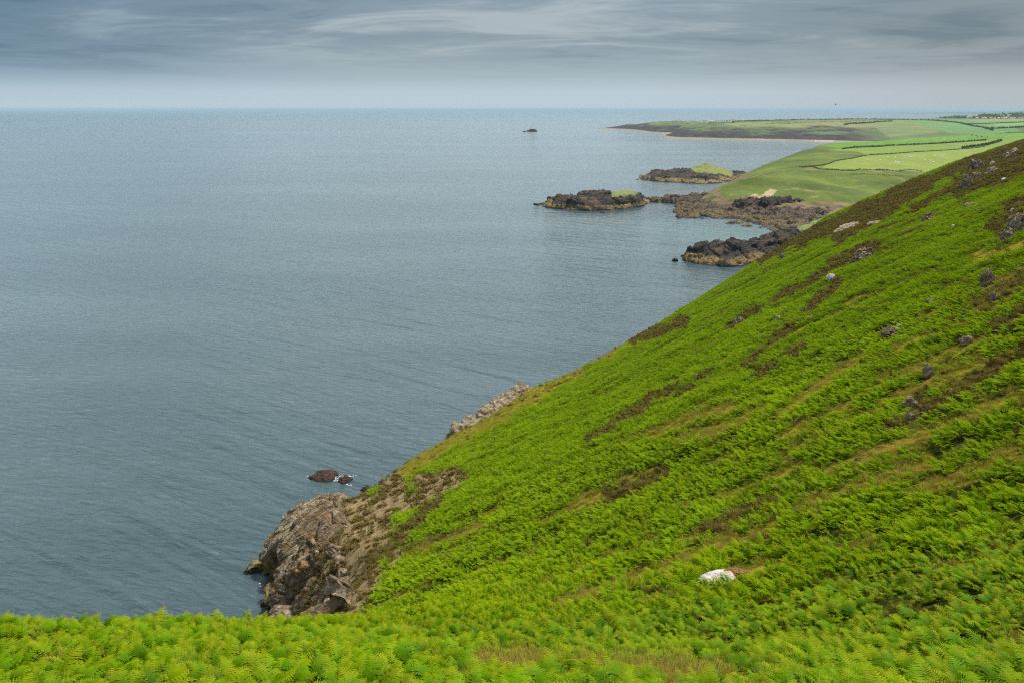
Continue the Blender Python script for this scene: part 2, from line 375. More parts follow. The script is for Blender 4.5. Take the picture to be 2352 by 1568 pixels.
# ground mesh: columns fan out from the viewpoint so that cells keep about the same size in view
NA, NY = 760, 620
av = np.linspace(-1.25, 1.3, NA); yv = np.r_[np.geomspace(1.6, 100, 380), np.linspace(100.6, 262, 240)]
A_, Y_ = np.meshgrid(av, yv, indexing='ij'); X_ = A_ * (Y_ + 1.5)
Z_ = hill(X_, Y_)
he, gr, ea = cover(X_, Y_, Z_)
px, py = pix(X_, Y_, Z_); Z_ = Z_ - 2.6 * sstep(-8, -60, px - np.interp(py, [1100, 1132, 1173, 1261, 1330, 1390, 1430], [836, 826, 800, 796, 812, 822, 812])) * (Y_ > 45) * (A_ < -0.15)
V = np.stack([X_.ravel(), Y_.ravel(), Z_.ravel()], 1)
Fq = grid_faces(NA, NY); keep = (V[Fq][:, :, 2] > -6).any(1)
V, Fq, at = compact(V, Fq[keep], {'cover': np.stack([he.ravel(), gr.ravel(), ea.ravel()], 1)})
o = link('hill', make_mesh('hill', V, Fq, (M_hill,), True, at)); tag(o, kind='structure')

# ------------------------------------------------------------ sea
def sea_material():
    m, nt, out = material('sea_water'); p = nt.pos()
    sh = nt.attr('shallow').outputs['Fac']
    rot = nt.node('ShaderNodeVectorRotate', {'Vector': p, 'Axis': (0, 0, 1), 'Angle': 0.35}).outputs[0]
    w1 = nt.noise(nt.scale(rot, (0.35, 1.0, 1)), 0.9, 5, 0.6, 0.4)
    w2 = nt.noise(nt.scale(rot, (0.5, 1.0, 1)), 0.16, 4, 0.55, 0.3)
    w3 = nt.noise(nt.scale(p, (0.35, 1.0, 1)), 0.012, 4, 0.6)
    rot2 = nt.node('ShaderNodeVectorRotate', {'Vector': p, 'Axis': (0, 0, 1), 'Angle': 0.62}).outputs[0]
    w4 = nt.noise(nt.scale(rot2, (0.12, 1.0, 1)), 0.22, 3, 0.5, 0.5)
    w5 = nt.noise(nt.scale(p, (0.25, 1.0, 1)), 0.0035, 5, 0.6, 0.4)
    h = nt.math('ADD', nt.math('ADD', nt.math('MULTIPLY', w1, 0.62), nt.math('MULTIPLY', w2, 1.0)), nt.math('MULTIPLY', w4, 1.5))
    gust = nt.ramp(nt.math('ADD', nt.math('MULTIPLY', w3, 0.5), nt.math('MULTIPLY', w5, 0.5)), 0.40, 0.62)
    col = nt.mix(gust, (0.021, 0.041, 0.047), (0.045, 0.071, 0.079))
    col = nt.mix(sh, col, (0.09, 0.22, 0.205))
    cap = nt.math('MULTIPLY', nt.ramp(nt.noise(nt.scale(p, (0.5, 1, 1)), 0.22, 3, 0.5), 0.775, 0.80), nt.ramp(w3, 0.5, 0.6))
    col = nt.mix(cap, col, (0.6, 0.63, 0.65))
    b = principled(nt, out, col, nt.math('ADD', 0.10, nt.math('MULTIPLY', gust, 0.06)), nt.bump(h, 0.62, 0.9), 0.5)
    b.inputs['IOR'].default_value = 1.33
    return m
na, ny = 260, 420
av = np.linspace(-2.2, 2.2, na); yv = np.r_[np.geomspace(20, 3000, 300), np.geomspace(3060, 90000, 120)]
A_, Y_ = np.meshgrid(av, yv, indexing='ij'); X_ = A_ * Y_
cx, cy = SEA(1735, 548)
sh = np.exp(-(((X_ - cx) / 30) ** 2 + ((Y_ - cy) / 26) ** 2)) * 0.30
cx2, cy2 = SEA(1640, 535); sh = np.maximum(sh, 0.22 * np.exp(-(((X_ - cx2) / 40) ** 2 + ((Y_ - cy2) / 30) ** 2)))
V = np.stack([X_.ravel(), Y_.ravel(), 0 * X_.ravel()], 1)
o = link('sea', make_mesh('sea', V, grid_faces(na, ny)[:, ::-1].copy(), (sea_material(),), True, {'shallow': sh.ravel()}))
o.data.flip_normals(); tag(o, kind='structure')
bmt = o.data
if bmt.polygons[0].normal.z < 0: bmt.flip_normals()

# ------------------------------------------------------------ fields and the coast further off
def world_pts(L): return [P3(*p) for p in L]
MID = world_pts([(1640, 450, 482), (1700, 460, 466), (1780, 468, 447), (1850, 472, 442), (1950, 478, 436), (2050, 482, 432),
                 (1590, 457, 518), (1640, 436, 530), (1700, 415, 540), (1750, 402, 550), (1800, 391, 560), (1880, 387, 572), (1950, 389, 577), (2100, 396, 570), (2250, 398, 575),
                 (1800, 420, 500), (1900, 432, 490), (2000, 440, 480), (1720, 437, 500),
                 (1990, 357, 720), (2250, 342, 850), (2120, 370, 680), (1890, 375, 640), (1840, 385, 600),
                 (1722, 398, 630), (1790, 367, 720), (1850, 342, 850), (1880, 333, 930), (2000, 327, 1000), (2200, 313, 1150), (2352, 305, 1300), (1900, 345, 830), (2000, 337, 890), (1800, 378, 640)])
MID += [(300, 380, 16), (420, 480, 22), (560, 700, 24), (800, 1000, 26), (1000, 1300, 28)]
for (px_, py_, y_) in [(1590, 457, 518), (1640, 436, 530), (1700, 415, 545), (1735, 400, 640), (1790, 367, 730), (1850, 342, 870), (1880, 333, 950)]:
    x, y, z = P3(px_, py_, y_); MID += [(x - 26, y + 16, -6), (x - 60, y + 40, -12)]
for (px_, py_, y_) in [(1640, 450, 478), (1700, 460, 462), (1780, 468, 443), (1850, 472, 438), (1950, 478, 432)]:
    x, y, z = P3(px_, py_, y_); MID += [(x - 6, y - 22, -1.5), (x - 16, y - 60, -7)]
MID += [P3(1690, 408, 585)[:2] + (-1,), P3(1700, 405, 600)[:2] + (1.5,), P3(1670, 410, 590)[:2] + (-5,)]
MID += [P3(1900, 331, 1040)[:2] + (6,), P3(2000, 325, 1120)[:2] + (8,), P3(2200, 311, 1290)[:2] + (12,), P3(1900, 331, 1150)[:2] + (-8,), P3(2000, 325, 1250)[:2] + (-4,)]
_mid = RBF([(p[0] / p[1] * 5, math.log(p[1]) * 5) for p in MID], [p[2] for p in MID], 0.01)
def mid(x, y):
    z = _mid(x / y * 5, np.log(y) * 5)
    g = fbm(x / 45, y / 60, 4, 5) * 3.4 * sstep(2, 8, z) * sstep(640, 540, y) + ridged(x / 45, y / 70, 3, 6) * 2.4 * sstep(2, 7, z) * sstep(17, 11, z) * sstep(620, 560, y)
    return np.clip(z + g, -12, 40)
FAR = world_pts([(1362, 296.6, 2420), (1385, 296.3, 2380), (1420, 299, 2280), (1500, 305, 1980), (1560, 317, 1600), (1640, 319, 1560), (1700, 320.5, 1530), (1850, 324, 1460), (1960, 327, 1400),
                 (1400, 293, 2430), (1450, 289, 2350), (1500, 287, 2250), (1560, 284, 2150), (1650, 280.5, 2200), (1800, 278, 2300), (1920, 275, 2400), (2000, 273, 2500),
                 (1600, 297, 1800), (1700, 300, 1720), (1800, 302, 1650), (1900, 303, 1620), (1980, 306, 1560), (2050, 312, 1480), (1700, 290, 1900), (1900, 290, 1850),
                 (2100, 316, 1400), (2200, 300, 1480), (2352, 297, 1450), (2200, 285, 1900), (2352, 285, 1900), (2100, 274, 2500), (2200, 271, 2900), (2352, 272, 2800), (2352, 267, 4200), (2200, 268.5, 3700),
                 (2050, 285, 1950)])
for (px_, py_, y_) in [(1420, 299, 2270), (1500, 305, 1970), (1560, 317, 1590), (1700, 320.5, 1520), (1850, 324, 1450), (1960, 327, 1390)]:
    x, y, z = P3(px_, py_, y_); FAR += [(x - 25, y - 45, -12)]
for (px_, py_, y_) in [(1360, 294, 2600), (1450, 289, 2700), (1560, 284, 2750), (1650, 280, 2800), (1800, 278, 2900), (2000, 273, 3100)]:
    x, y, z = P3(px_, py_, y_); FAR += [(x, y, 4 if px_ > 1400 else -12), (x * 1.1, y * 1.15, -15)]
FAR += [(3600, 4500, 24), (2400, 2000, 30), (1600, 1400, 26), (4500, 6000, 10)]
_far = RBF([(p[0] / p[1] * 5, math.log(p[1]) * 5) for p in FAR], [p[2] for p in FAR], 0.01)
def far(x, y):
    z = _far(x / y * 5, np.log(y) * 5)
    cut = sstep(1.5, 10, z) * sstep(26, 16, z) * sstep(0.45, 0.36, x / y)
    z = z + cut * (fbm(x / 70, y / 90, 4, 15) * 7 + ridged(x / 30, y / 120, 3, 16) * 3.0) + fbm(x / 160, y / 220, 3, 17) * 1.3 * sstep(3, 10, z)
    return np.clip(z, -12, 45)

def inside(px, py, poly):
    r = np.zeros(px.shape, bool); n = len(poly)
    for i in range(n):
        x1, y1 = poly[i]; x2, y2 = poly[(i + 1) % n]
        c = ((y1 > py) != (y2 > py)) & (px < (x2 - x1) * (py - y1) / (y2 - y1 + 1e-9) + x1); r ^= c
    return r
def land_material(name, sc):
    m, nt, out = material(name); p = nt.pos(); f = nt.attr('field').outputs['Color']
    a = nt.noise(nt.scale(p, (1, 0.6, 1)), 0.06 * sc, 6, 0.65); b = nt.noise(p, 0.5 * sc, 4, 0.7)
    col = nt.mix(nt.math('MULTIPLY', nt.ramp(a, 0.35, 0.7), 0.55), f, nt.mix(1.0, f, (0.55, 0.68, 0.6), 'MULTIPLY'))
    col = nt.mix(nt.math('MULTIPLY', nt.ramp(b, 0.42, 0.7), 0.45), col, nt.mix(1.0, col, (1.45, 1.25, 1.3), 'MULTIPLY'))
    h = nt.math('ADD', nt.math('MULTIPLY', a, 2.0 / sc), nt.math('MULTIPLY', b, 0.4 / sc))
    principled(nt, out, col, 0.95, nt.bump(h, 0.8, 1.5), 0.1); return m

# coastal pasture at about half a kilometre
NA, NY = 520, 520
av = np.linspace(0.12, 1.1, NA); yv = np.geomspace(400, 1330, NY)
A_, Y_ = np.meshgrid(av, yv, indexing='ij'); X_ = A_ * Y_; Z_ = mid(X_, Y_)
px, py = pix(X_, Y_, Z_)
colr = np.zeros(X_.shape + (3,)); colr[:] = (0.070, 0.098, 0.015)
dn = fbm(X_ / 40, Y_ / 40, 4, 25)[..., None]
colr = colr * (0.93 + 0.65 * dn)
def paint(poly, c, k=1.0):
    w = 2.5 * fbm(px / 25, py / 6, 3, 33); q = inside(px + w, py + 0.3 * w, poly); colr[q] = colr[q] * (1 - k) + np.array(c) * k
paint([(1885, 388), (1901, 378), (1917, 371), (1959, 364.5), (1992, 357.5), (2038, 355), (2108, 349.5), (2238, 341), (2352, 331), (2352, 420), (2118, 395), (2027, 391)], (0.128, 0.165, 0.028))
paint([(1900, 345.5), (1986, 339), (2038, 336), (2142, 331.5), (2238, 325), (2352, 316), (2352, 331), (2238, 341), (2108, 349.5), (1992, 357), (1970, 349)], (0.108, 0.155, 0.026))
paint([(1884, 335), (1923, 328), (2038, 323), (2152, 314), (2352, 304), (2352, 316), (2238, 325), (2142, 331.5), (2038, 336), (1986, 339), (1935, 342)], (0.075, 0.155, 0.018))
scree = sstep(0.08, 0.25, fbm(X_ / 9, Y_ / 14, 3, 44))
for poly in ([(1690, 462), (1735, 445), (1748, 452), (1740, 470), (1690, 474)], [(1735, 460), (1768, 434), (1785, 438), (1755, 466)]):
    paint(poly, (0.33, 0.24, 0.14), 0.85)
low = (Z_ < 5.6 + 3.5 * fbm(X_ / 12, Y_ / 12, 3, 46)) & (Y_ < 700); colr[low] = np.array((0.105, 0.080, 0.042)) * (1 + 0.9 * fbm(X_ / 5, Y_ / 5, 3, 47))[low][:, None]
rockspot = (fbm(X_ / 16, Y_ / 10, 4, 48) > 0.33) & (Y_ < 600); colr[rockspot] = (0.15, 0.115, 0.06)
V = np.stack([X_.ravel(), Y_.ravel(), Z_.ravel()], 1); Fq = grid_faces(NA, NY); keep = (V[Fq][:, :, 2] > -3).any(1)
V, Fq, at = compact(V, Fq[keep], {'field': np.clip(colr.reshape(-1, 3), 0, 1)})
tag(link('coastal_pasture', make_mesh('coastal_pasture', V, Fq, (land_material('pasture', 1.0),), True, at)), kind='structure')

# the long headland two kilometres off
NA, NY = 620, 460
av = np.linspace(0.07, 1.1, NA); yv = np.r_[np.geomspace(1330, 2600, 320), np.geomspace(2610, 6000, 140)]
A_, Y_ = np.meshgrid(av, yv, indexing='ij'); X_ = A_ * Y_; Z_ = far(X_, Y_)
px, py = pix(X_, Y_, Z_)
colr = np.zeros(X_.shape + (3,)); colr[:] = (0.085, 0.120, 0.040)
colr = colr * (0.85 + 0.4 * fbm(X_ / 120, Y_ / 160, 4, 26))[..., None]
paint([(1660, 284), (1760, 281), (1830, 285), (1800, 292), (1700, 293)], (0.125, 0.145, 0.05))
paint([(1820, 281), (1930, 277), (2050, 280), (2050, 292), (1900, 294), (1780, 293)], (0.135, 0.14, 0.052))
paint([(1990, 279), (2100, 273), (2210, 286), (2150, 305), (2040, 315)], (0.115, 0.145, 0.05), 0.8)
paint([(2080, 275), (2220, 275), (2320, 290), (2345, 302), (2250, 310), (2180, 306)], (0.080, 0.150, 0.050))
paint([(2220, 275), (2352, 273), (2352, 281), (2260, 283)], (0.13, 0.15, 0.055))
paint([(2265, 283), (2352, 281), (2352, 289), (2290, 290)], (0.09, 0.19, 0.05))
paint([(2230, 268.6), (2352, 267.5), (2352, 272), (2230, 272)], (0.07, 0.10, 0.04))
paint([(2230, 270.0), (2352, 269.3), (2352, 271.2), (2240, 271.6)], (0.34, 0.22, 0.12))
nx = np.gradient(Z_, axis=1) / np.gradient(Y_, axis=1)
cl_ = sstep(19, 10, Z_ - 13 * fbm(X_ / 90, Y_ / 90, 4, 27)) * sstep(0.48, 0.40, X_ / Y_)
cc = np.array((0.026, 0.023, 0.022)) * (1 + 0.9 * fbm(X_ / 20, Y_ / 30, 4, 28))[..., None]; cc = cc + np.clip(fbm(X_ / 40, Y_ / 60, 3, 29) - 0.25, 0, 1)[..., None] * np.array((0.35, 0.22, 0.12))
colr = colr * (1 - cl_[..., None]) + cc * cl_[..., None]
bl = (Z_ < 2.2) & (Z_ > -1) ; colr[bl] = (0.18, 0.15, 0.11)
sandy = bl & (px > 1870) & (px < 1915); colr[sandy] = (0.28, 0.22, 0.15)
V = np.stack([X_.ravel(), Y_.ravel(), Z_.ravel()], 1); Fq = grid_faces(NA, NY); keep = (V[Fq][:, :, 2] > -3).any(1)
V, Fq, at = compact(V, Fq[keep], {'field': np.clip(colr.reshape(-1, 3), 0, 1)})
tag(link('headland', make_mesh('headland', V, Fq, (land_material('headland_turf', 0.3),), True, at)), kind='structure')

# low land on the horizon, nine kilometres off
xs = np.linspace(4400, 9500, 260); ys = np.linspace(8600, 11500, 24)
A_, Y_ = np.meshgrid(xs, ys, indexing='ij')
Z_ = 20 * sstep(4500, 7000, A_ + 500 * fbm(A_ / 900, Y_ / 900, 3, 91)) * np.sin(np.clip((Y_ - 8600) / 2000, 0, 1) * np.pi / 2) + 4 * fbm(A_ / 200, Y_ / 300, 3, 92) - 1.5 + 8 * sstep(6500, 7000, A_)
V = np.stack([A_.ravel(), Y_.ravel(), Z_.ravel()], 1)
c9 = np.zeros((len(V), 3)); c9[:] = (0.07, 0.11, 0.05)
tag(link('distant_hills', make_mesh('distant_hills', V, grid_faces(260, 24), (land_material('distant_turf', 0.05),), True, {'field': c9})), kind='structure')

# ------------------------------------------------------------ rocks of the shore
def sdist(x, y, poly):
    d = np.full(x.shape, 1e9); n = len(poly)
    for i in range(n):
        x1, y1 = poly[i]; x2, y2 = poly[(i + 1) % n]; dx, dy = x2 - x1, y2 - y1
        t = np.clip(((x - x1) * dx + (y - y1) * dy) / (dx * dx + dy * dy + 1e-12), 0, 1)
        d = np.minimum(d, np.hypot(x - x1 - t * dx, y - y1 - t * dy))
    return np.where(inside(x, y, poly), d, -d)
def rock_field(name, outline, ctrl, res, cell, amp, edge, mat, veg=None, rough=0.25, k=0, power=0.55, wob=1.0):
    """a rock mass standing in the sea: outline at the waterline, surveyed heights, broken up into tilted blocks"""
    ol = np.array([p[:2] for p in outline]); c = np.array(ctrl)
    x0, y0 = ol.min(0) - 3 * cell; x1, y1 = ol.max(0) + 3 * cell
    nu = int((x1 - x0) / res); nv = int((y1 - y0) / res)
    A, B = np.meshgrid(np.linspace(x0, x1, nu), np.linspace(y0, y1, nv), indexing='ij')
    wx = A + wob * 0.5 * cell * fbm(A / cell / 1.5, B / cell / 1.5, 4, 101 + k); wy = B + wob * 0.5 * cell * fbm(A / cell / 1.5 + 9, B / cell / 1.5, 4, 131 + k)
    sd = sdist(wx, wy, [tuple(p) for p in ol])
    d2 = (A[..., None] - c[:, 0]) ** 2 + (B[..., None] - c[:, 1]) ** 2 + (0.25 * cell) ** 2
    w = 1 / d2 ** 1.6; base = (w * c[:, 2]).sum(-1) / w.sum(-1)
    prof = np.clip(sd / edge, 0, 1) ** power
    Z = np.where(sd > 0, base * prof, np.maximum(sd * 1.2, -3))
    P = np.stack([A.ravel(), B.ravel(), Z.ravel()], 1)
    dy = np.gradient(Z, axis=1) / (B[0, 1] - B[0, 0]); dx = np.gradient(Z, axis=0) / (A[1, 0] - A[0, 0])
    N = np.stack([-dx.ravel(), -dy.ravel(), np.ones(Z.size)], 1); N /= np.linalg.norm(N, axis=1)[:, None]
    q = P.copy(); q[:, 2] += 0.5 * q[:, 0] - 0.3 * q[:, 1]; q[:, 0] *= 0.75
    f1, c1 = facets3(q / cell * (0.8, 0.8, 1.3), 200 + k); f2, c2 = facets3(q / cell * 3.1 + 17, 230 + k)
    vg = np.zeros(len(P)) if veg is None else veg(P)
    hmask = sstep(-0.5, 0.25 * edge, sd.ravel()) * (1 - 0.85 * vg)
    n3 = fbm(P[:, 0] / cell * 6, (P[:, 1] + P[:, 2] * 1.7) / cell * 6, 3, 260 + k)
    D = (f1 * amp + f2 * amp * 0.5 - (1 - c1) * 0.25 * amp - (1 - c2) * 0.06 * amp + n3 * rough * 0.8 * amp) * hmask
    P = P + N * D[:, None]
    Fq = grid_faces(nu, nv); keep = (P[Fq][:, :, 2] > -1.2).any(1)
    P, Fq, at = compact(P, Fq[keep], {'crack': np.minimum(c1, c2), 'veg': vg})
    return centred(name, P, Fq, (mat,), at, smooth=True)
def near_pts(L): return [SEA(*p) for p in L]
def back_pts(L, dy): 
    r = []
    for p, q in L:
        x, y = SEA(p, q); r.append((x * (y + dy) / y, y + dy))
    return r[::-1]

# rocky headland below the bare slope
x = np.linspace(-37, -7, 330); y = np.linspace(46, 112, 640)
A_, B_ = np.meshgrid(x, y, indexing='ij'); Z_ = hill(A_, B_, False)
px, py = pix(A_, B_, Z_)
bound = np.interp(py, [1100, 1132, 1173, 1261, 1330, 1390, 1430], [836, 826, 800, 796, 812, 822, 812]) + 14 * fbm(A_ / 2, B_ / 2, 3, 301)
msk = sstep(16, -20, px - bound)
P = np.stack([A_.ravel(), B_.ravel(), Z_.ravel()], 1)
dx = np.gradient(Z_, axis=0) / (x[1] - x[0]); dy = np.gradient(Z_, axis=1) / (y[1] - y[0])
N = np.stack([-dx.ravel(), -dy.ravel(), np.ones(Z_.size)], 1); N /= np.linalg.norm(N, axis=1)[:, None]
e1 = np.array((0.62, 0.70, 0.36)); e1 /= np.linalg.norm(e1); e2 = np.cross((0, 0, 1), e1); e2 /= np.linalg.norm(e2); e3 = np.cross(e1, e2)
Q = np.stack([P @ e1, P @ e2, P @ e3], 1); Q = Q + 0.8 * np.stack([fbm(P[:, 0] / 4, P[:, 1] / 4, 3, 305 + i) for i in range(3)], 1)
f1, c1 = facets3(Q * (0.085, 0.17, 0.22), 310); f2, c2 = facets3(Q * (0.30, 0.70, 0.9), 320); f3, c3 = facets3(Q * (1.0, 1.9, 2.4), 330)
n3 = fbm(Q[:, 0] * 1.2, (Q[:, 1] + Q[:, 2]) * 3.4, 4, 340)
cr = sstep(0.0, 0.18, np.abs(fbm(Q[:, 0] / 22, Q[:, 1] / 5.0, 2, 345)))         # long clefts
D = 2.5 * f1 + 0.6 * f2 + 0.14 * f3 - 0.8 * (1 - c1) - 0.25 * (1 - c2) - 0.07 * (1 - c3) + 0.22 * n3 - 2.2 * (1 - cr)
mk = msk.ravel(); P = P + N * (D * mk + 0.8 * mk - 1.3 * (1 - mk))[:, None]
Fq = grid_faces(len(x), len(y)); keep = ((P[Fq][:, :, 2] > -1.0).any(1)) & ((mk[Fq] > 0.04).any(1))
veg = sstep(0.3, 0.45, fbm(P[:, 0] / 3, P[:, 1] / 3, 3, 350)) * sstep(0.99, 0.6, mk) * 0.9
P, Fq, at = compact(P, Fq[keep], {'crack': np.minimum(c1, c2), 'veg': veg})
tag(centred('rocky_headland', P, Fq, (M_rock_near,), at, False), 'craggy tan and grey rock headland with orange lichen at the foot of the bare slope', 'headland rock')

# the dark promontory beyond the hill
near = [(1578, 598), (1590, 606), (1620, 611), (1660, 614), (1700, 613), (1725, 608), (1765, 600), (1830, 590), (1920, 570)]
crest = [(1582, 592, 292), (1596, 578, 295), (1615, 571, 297), (1640, 567, 298), (1660, 560, 299), (1688, 552.5, 300), (1700, 559, 302), (1730, 555, 305), (1760, 547, 309), (1790, 533, 314), (1820, 527, 319), (1850, 519, 325), (1880, 509, 331), (1905, 500, 336), (1940, 495, 345)]
ol = near_pts(near) + [P3(1960, 560, 345)[:2], P3(1960, 540, 372)[:2]] + [(p[0] * (p[1] + 14) / p[1] - 1, p[1] + 14) for p in [P3(*c) for c in crest][::-1]]
def v_prom(P):
    a, b = pix(P[:, 0], P[:, 1], P[:, 2]); return sstep(1815, 1850, a + 12 * fbm(P[:, 0] / 6, P[:, 1] / 6, 3, 9)) * sstep(-12, -2, np.interp(a, [1780, 1820, 1850, 1900], [525, 528, 526, 524]) - b)
tag(rock_field('dark_promontory', ol, [P3(*c) for c in crest] + [P3(1680, 590, 293), P3(1640, 592, 292), P3(1740, 580, 298), P3(1800, 560, 305)], 0.3, 8.5, 2.4, 5.0, M_rock_dark, v_prom, k=1, rough=0.3),
    'dark brown rock promontory behind the hill with a tan band at the waterline', 'promontory')
near = [(1229, 470), (1255, 477), (1300, 481.5), (1345, 484.5), (1400, 483.5), (1440, 479.5), (1480, 473.5), (1493, 465)]
crest = [(1238, 467, 476), (1258, 461, 478), (1280, 459, 478), (1300, 456.5, 479), (1318, 455, 479), (1330, 448.5, 480), (1352, 442, 480), (1375, 438.5, 481), (1400, 439.5, 482), (1425, 440, 482), (1440, 438, 484), (1455, 440, 484), (1472, 446, 483), (1488, 455, 482)]
def v_is1(P): 
    a, b = pix(P[:, 0], P[:, 1], P[:, 2]); return sstep(1395, 1415, a) * sstep(1482, 1470, a) * sstep(5.6, 6.6, P[:, 2] + 0.7 * fbm(P[:, 0] / 4, P[:, 1] / 4, 3, 10))
tag(rock_field('rocky_islet', near_pts(near) + [(p[0] * (p[1] + 14) / p[1], p[1] + 14) for p in [P3(*c) for c in crest][::-1]], [P3(*c) for c in crest], 0.38, 9, 2.4, 7, M_rock_dark, v_is1, k=2),
    'long dark rock islet with a small green cap, nearer of the two in the bay', 'islet')
near = [(1460, 413), (1490, 416), (1530, 418.5), (1570, 421), (1610, 423), (1640, 422), (1668, 419), (1690, 411), (1735, 405)]
crest = [(1474, 410, 668), (1510, 401.5, 670), (1540, 393.5, 672), (1556, 387.5, 674), (1580, 390, 676), (1600, 388, 684), (1612, 381, 690), (1625, 374, 694), (1637, 379, 694), (1650, 388, 692), (1665, 396, 690), (1685, 402, 680), (1710, 399.5, 675), (1735, 398, 672)]
def v_is2(P):
    a, b = pix(P[:, 0], P[:, 1], P[:, 2]); return sstep(1575, 1600, a) * sstep(-2, 3, np.interp(a, [1570, 1600, 1640, 1680, 1700], [386, 394, 400, 407, 395]) - b + 3 * fbm(P[:, 0] / 8, P[:, 1] / 8, 3, 12)) * sstep(1690, 1675, a)
tag(rock_field('rocky_islet', near_pts(near) + [(p[0] * (p[1] + 24) / p[1], p[1] + 24) for p in [P3(*c) for c in crest][::-1]], [P3(*c) for c in crest] + [P3(1560, 405, 655), P3(1620, 405, 652), P3(1660, 409, 650)], 0.5, 11, 2.6, 9, M_rock_dark, v_is2, k=3),
    'rock islet with a peaked green grassy knoll, farther of the two in the bay', 'islet')
near = [(1474, 464), (1488, 464), (1520, 465.5), (1551, 469.5), (1552, 475), (1560, 478), (1544, 487), (1556, 489), (1547, 496), (1560, 501), (1598, 503), (1612, 495.5), (1633, 501), (1682, 504), (1700, 506), (1668, 513.5), (1704, 514.5), (1722, 511), (1731, 514.5), (1699, 519), (1720, 522), (1761, 524.5), (1768, 529), (1830, 533)]
bk = [(1880, 520, 420), (1960, 485, 440), (1900, 475, 452), (1800, 468, 468), (1700, 458, 492), (1640, 450, 512), (1600, 450, 516), (1550, 452, 506), (1474, 453, 500)]
ct = [(1478, 453, 490), (1500, 452, 492), (1540, 452.5, 494), (1580, 452, 498), (1604, 447, 500), (1640, 455, 488), (1570, 470, 468), (1600, 475, 455), (1640, 478, 448), (1590, 492, 432), (1650, 494, 428), (1690, 474, 452), (1740, 474, 446), (1790, 478, 436), (1700, 492, 424), (1760, 492, 418), (1810, 490, 420), (1740, 508, 405), (1790, 512, 398), (1720, 518, 393), (1680, 513, 402), (1860, 482, 432), (1900, 484, 432), (1690, 500, 418)]
tag(rock_field('rocky_shore', near_pts(near) + [P3(*b)[:2] for b in bk], [P3(*c) for c in ct], 0.42, 5.0, 2.0, 4.0, M_rock_shore, k=4, rough=0.4),
    'broken brown foreshore of low rocks below the green coastal slope', 'rocky shore')
near = [(1680, 487), (1720, 491), (1760, 491), (1800, 487), (1850, 486), (1900, 486), (1950, 484)]
ct = [(1690, 467, 449), (1710, 462, 447), (1735, 466, 446), (1755, 458, 446), (1780, 462, 443), (1800, 459, 442), (1830, 464, 441), (1850, 460, 440), (1880, 465, 438), (1940, 468, 437)]
tag(rock_field('dark_cliff', near_pts(near) + [P3(1950, 470, 448)[:2], P3(1850, 466, 455)[:2], P3(1760, 462, 462)[:2], P3(1690, 462, 464)[:2]], [P3(*c) for c in ct], 0.4, 5.0, 2.6, 3.0, M_rock_dark, k=6, rough=0.3, power=0.4),
    'jagged dark cliff between the green slope and the brown foreshore', 'cliff')
# grey rock just over the edge of the hill
sil = [(1058, 992), (1068, 976), (1082, 962), (1110, 944), (1135, 930), (1150, 918), (1175, 905), (1200, 890), (1216, 886), (1228, 889)]
ys_ = np.linspace(127, 145, len(sil)); cr_ = [P3(p, q, yy) for (p, q), yy in zip(sil, ys_)]
ol = [(p[0] - 3.0, p[1] + 0.5) for p in cr_] + [(p[0] + 4.5, p[1] - 1.0) for p in cr_[::-1]]
tag(rock_field('rock_outcrop', ol, cr_ + [(p[0] + 3, p[1] - 3, p[2] - 1.2) for p in cr_], 0.13, 2.2, 0.9, 1.4, M_rock_grey, k=5, rough=0.35), 'long grey rock face standing out of the seaward edge of the green hill', 'rock face')
# low weedy rocks and specks of rock in the water
def skerry(px, py, w, h, mat, label, k, name='sea_rock', rise=None, ell=0.35, tilt=0.0):
    x, y = SEA(px, py); m = y / F * 1.03; L = w * m / 2; hh = rise if rise else h * m
    ang = np.linspace(0, 2 * np.pi, 14)[:-1]; r = 1 + 0.18 * rng.standard_normal(13)
    ca, sa = math.cos(tilt), math.sin(tilt)
    u = L * np.cos(ang) * r; v = L * ell * 2.2 * np.sin(ang) * r
    ol = [(x + a * ca - b * sa, y + L * ell + a * sa + b * ca) for a, b in zip(u, v)]
    ct = [(x, y + L * ell, hh), (x + L * 0.4 * ca, y + L * ell + L * 0.4 * sa, hh * 0.95), (x - L * 0.6 * ca, y + L * ell - L * 0.6 * sa, hh * 0.55)]
    c = max(L / 3.2, 0.25)
    return tag(rock_field(name, ol, ct, max(L / 45, 0.05), c, hh * 0.5, L * 0.35, mat, k=k, rough=0.5), label, 'sea rock', 'rocks awash off the coast')
skerry(741, 1099, 66, 12, M_rock_skerry, 'long weed-covered brown reef awash off the rocky headland', 11, rise=0.5, tilt=0.12, ell=0.5)
skerry(789, 1106, 42, 13, M_rock_skerry, 'short weed-covered brown reef beside the longer reef', 12, rise=0.5, tilt=0.9, ell=0.4)
skerry(840, 1126, 30, 10, M_rock_skerry, 'dark weedy rock half hidden by the bare edge of the slope', 13, rise=0.5, tilt=0.5)
skerry(1551, 600, 14, 6, M_rock_dark, 'low double rock farthest out from the dark promontory', 14)
skerry(1568, 590, 7, 4, M_rock_dark, 'tiny rock between the outer rocks and the dark promontory', 15)
skerry(1581, 592, 14, 14, M_rock_dark, 'pointed tan rock next to the tip of the dark promontory', 16, ell=0.6)
skerry(1597, 590, 14, 13, M_rock_dark, 'leaning tan rock touching the tip of the dark promontory', 17, ell=0.6)
skerry(1220, 303.2, 22, 4.5, M_rock_dark, 'small rocky island with a pale top far out at sea', 18, ell=0.6)
skerry(1205, 303.5, 9, 2, M_rock_dark, 'low rock just left of the small far island', 19)
skerry(1382, 489, 12, 2.2, M_rock_dark, 'flat dark rock awash in front of the long islet', 20, rise=0.6)
skerry(1613, 502, 10, 2, M_rock_shore, 'flat rock awash in the inlet of the foreshore', 21, rise=0.5)

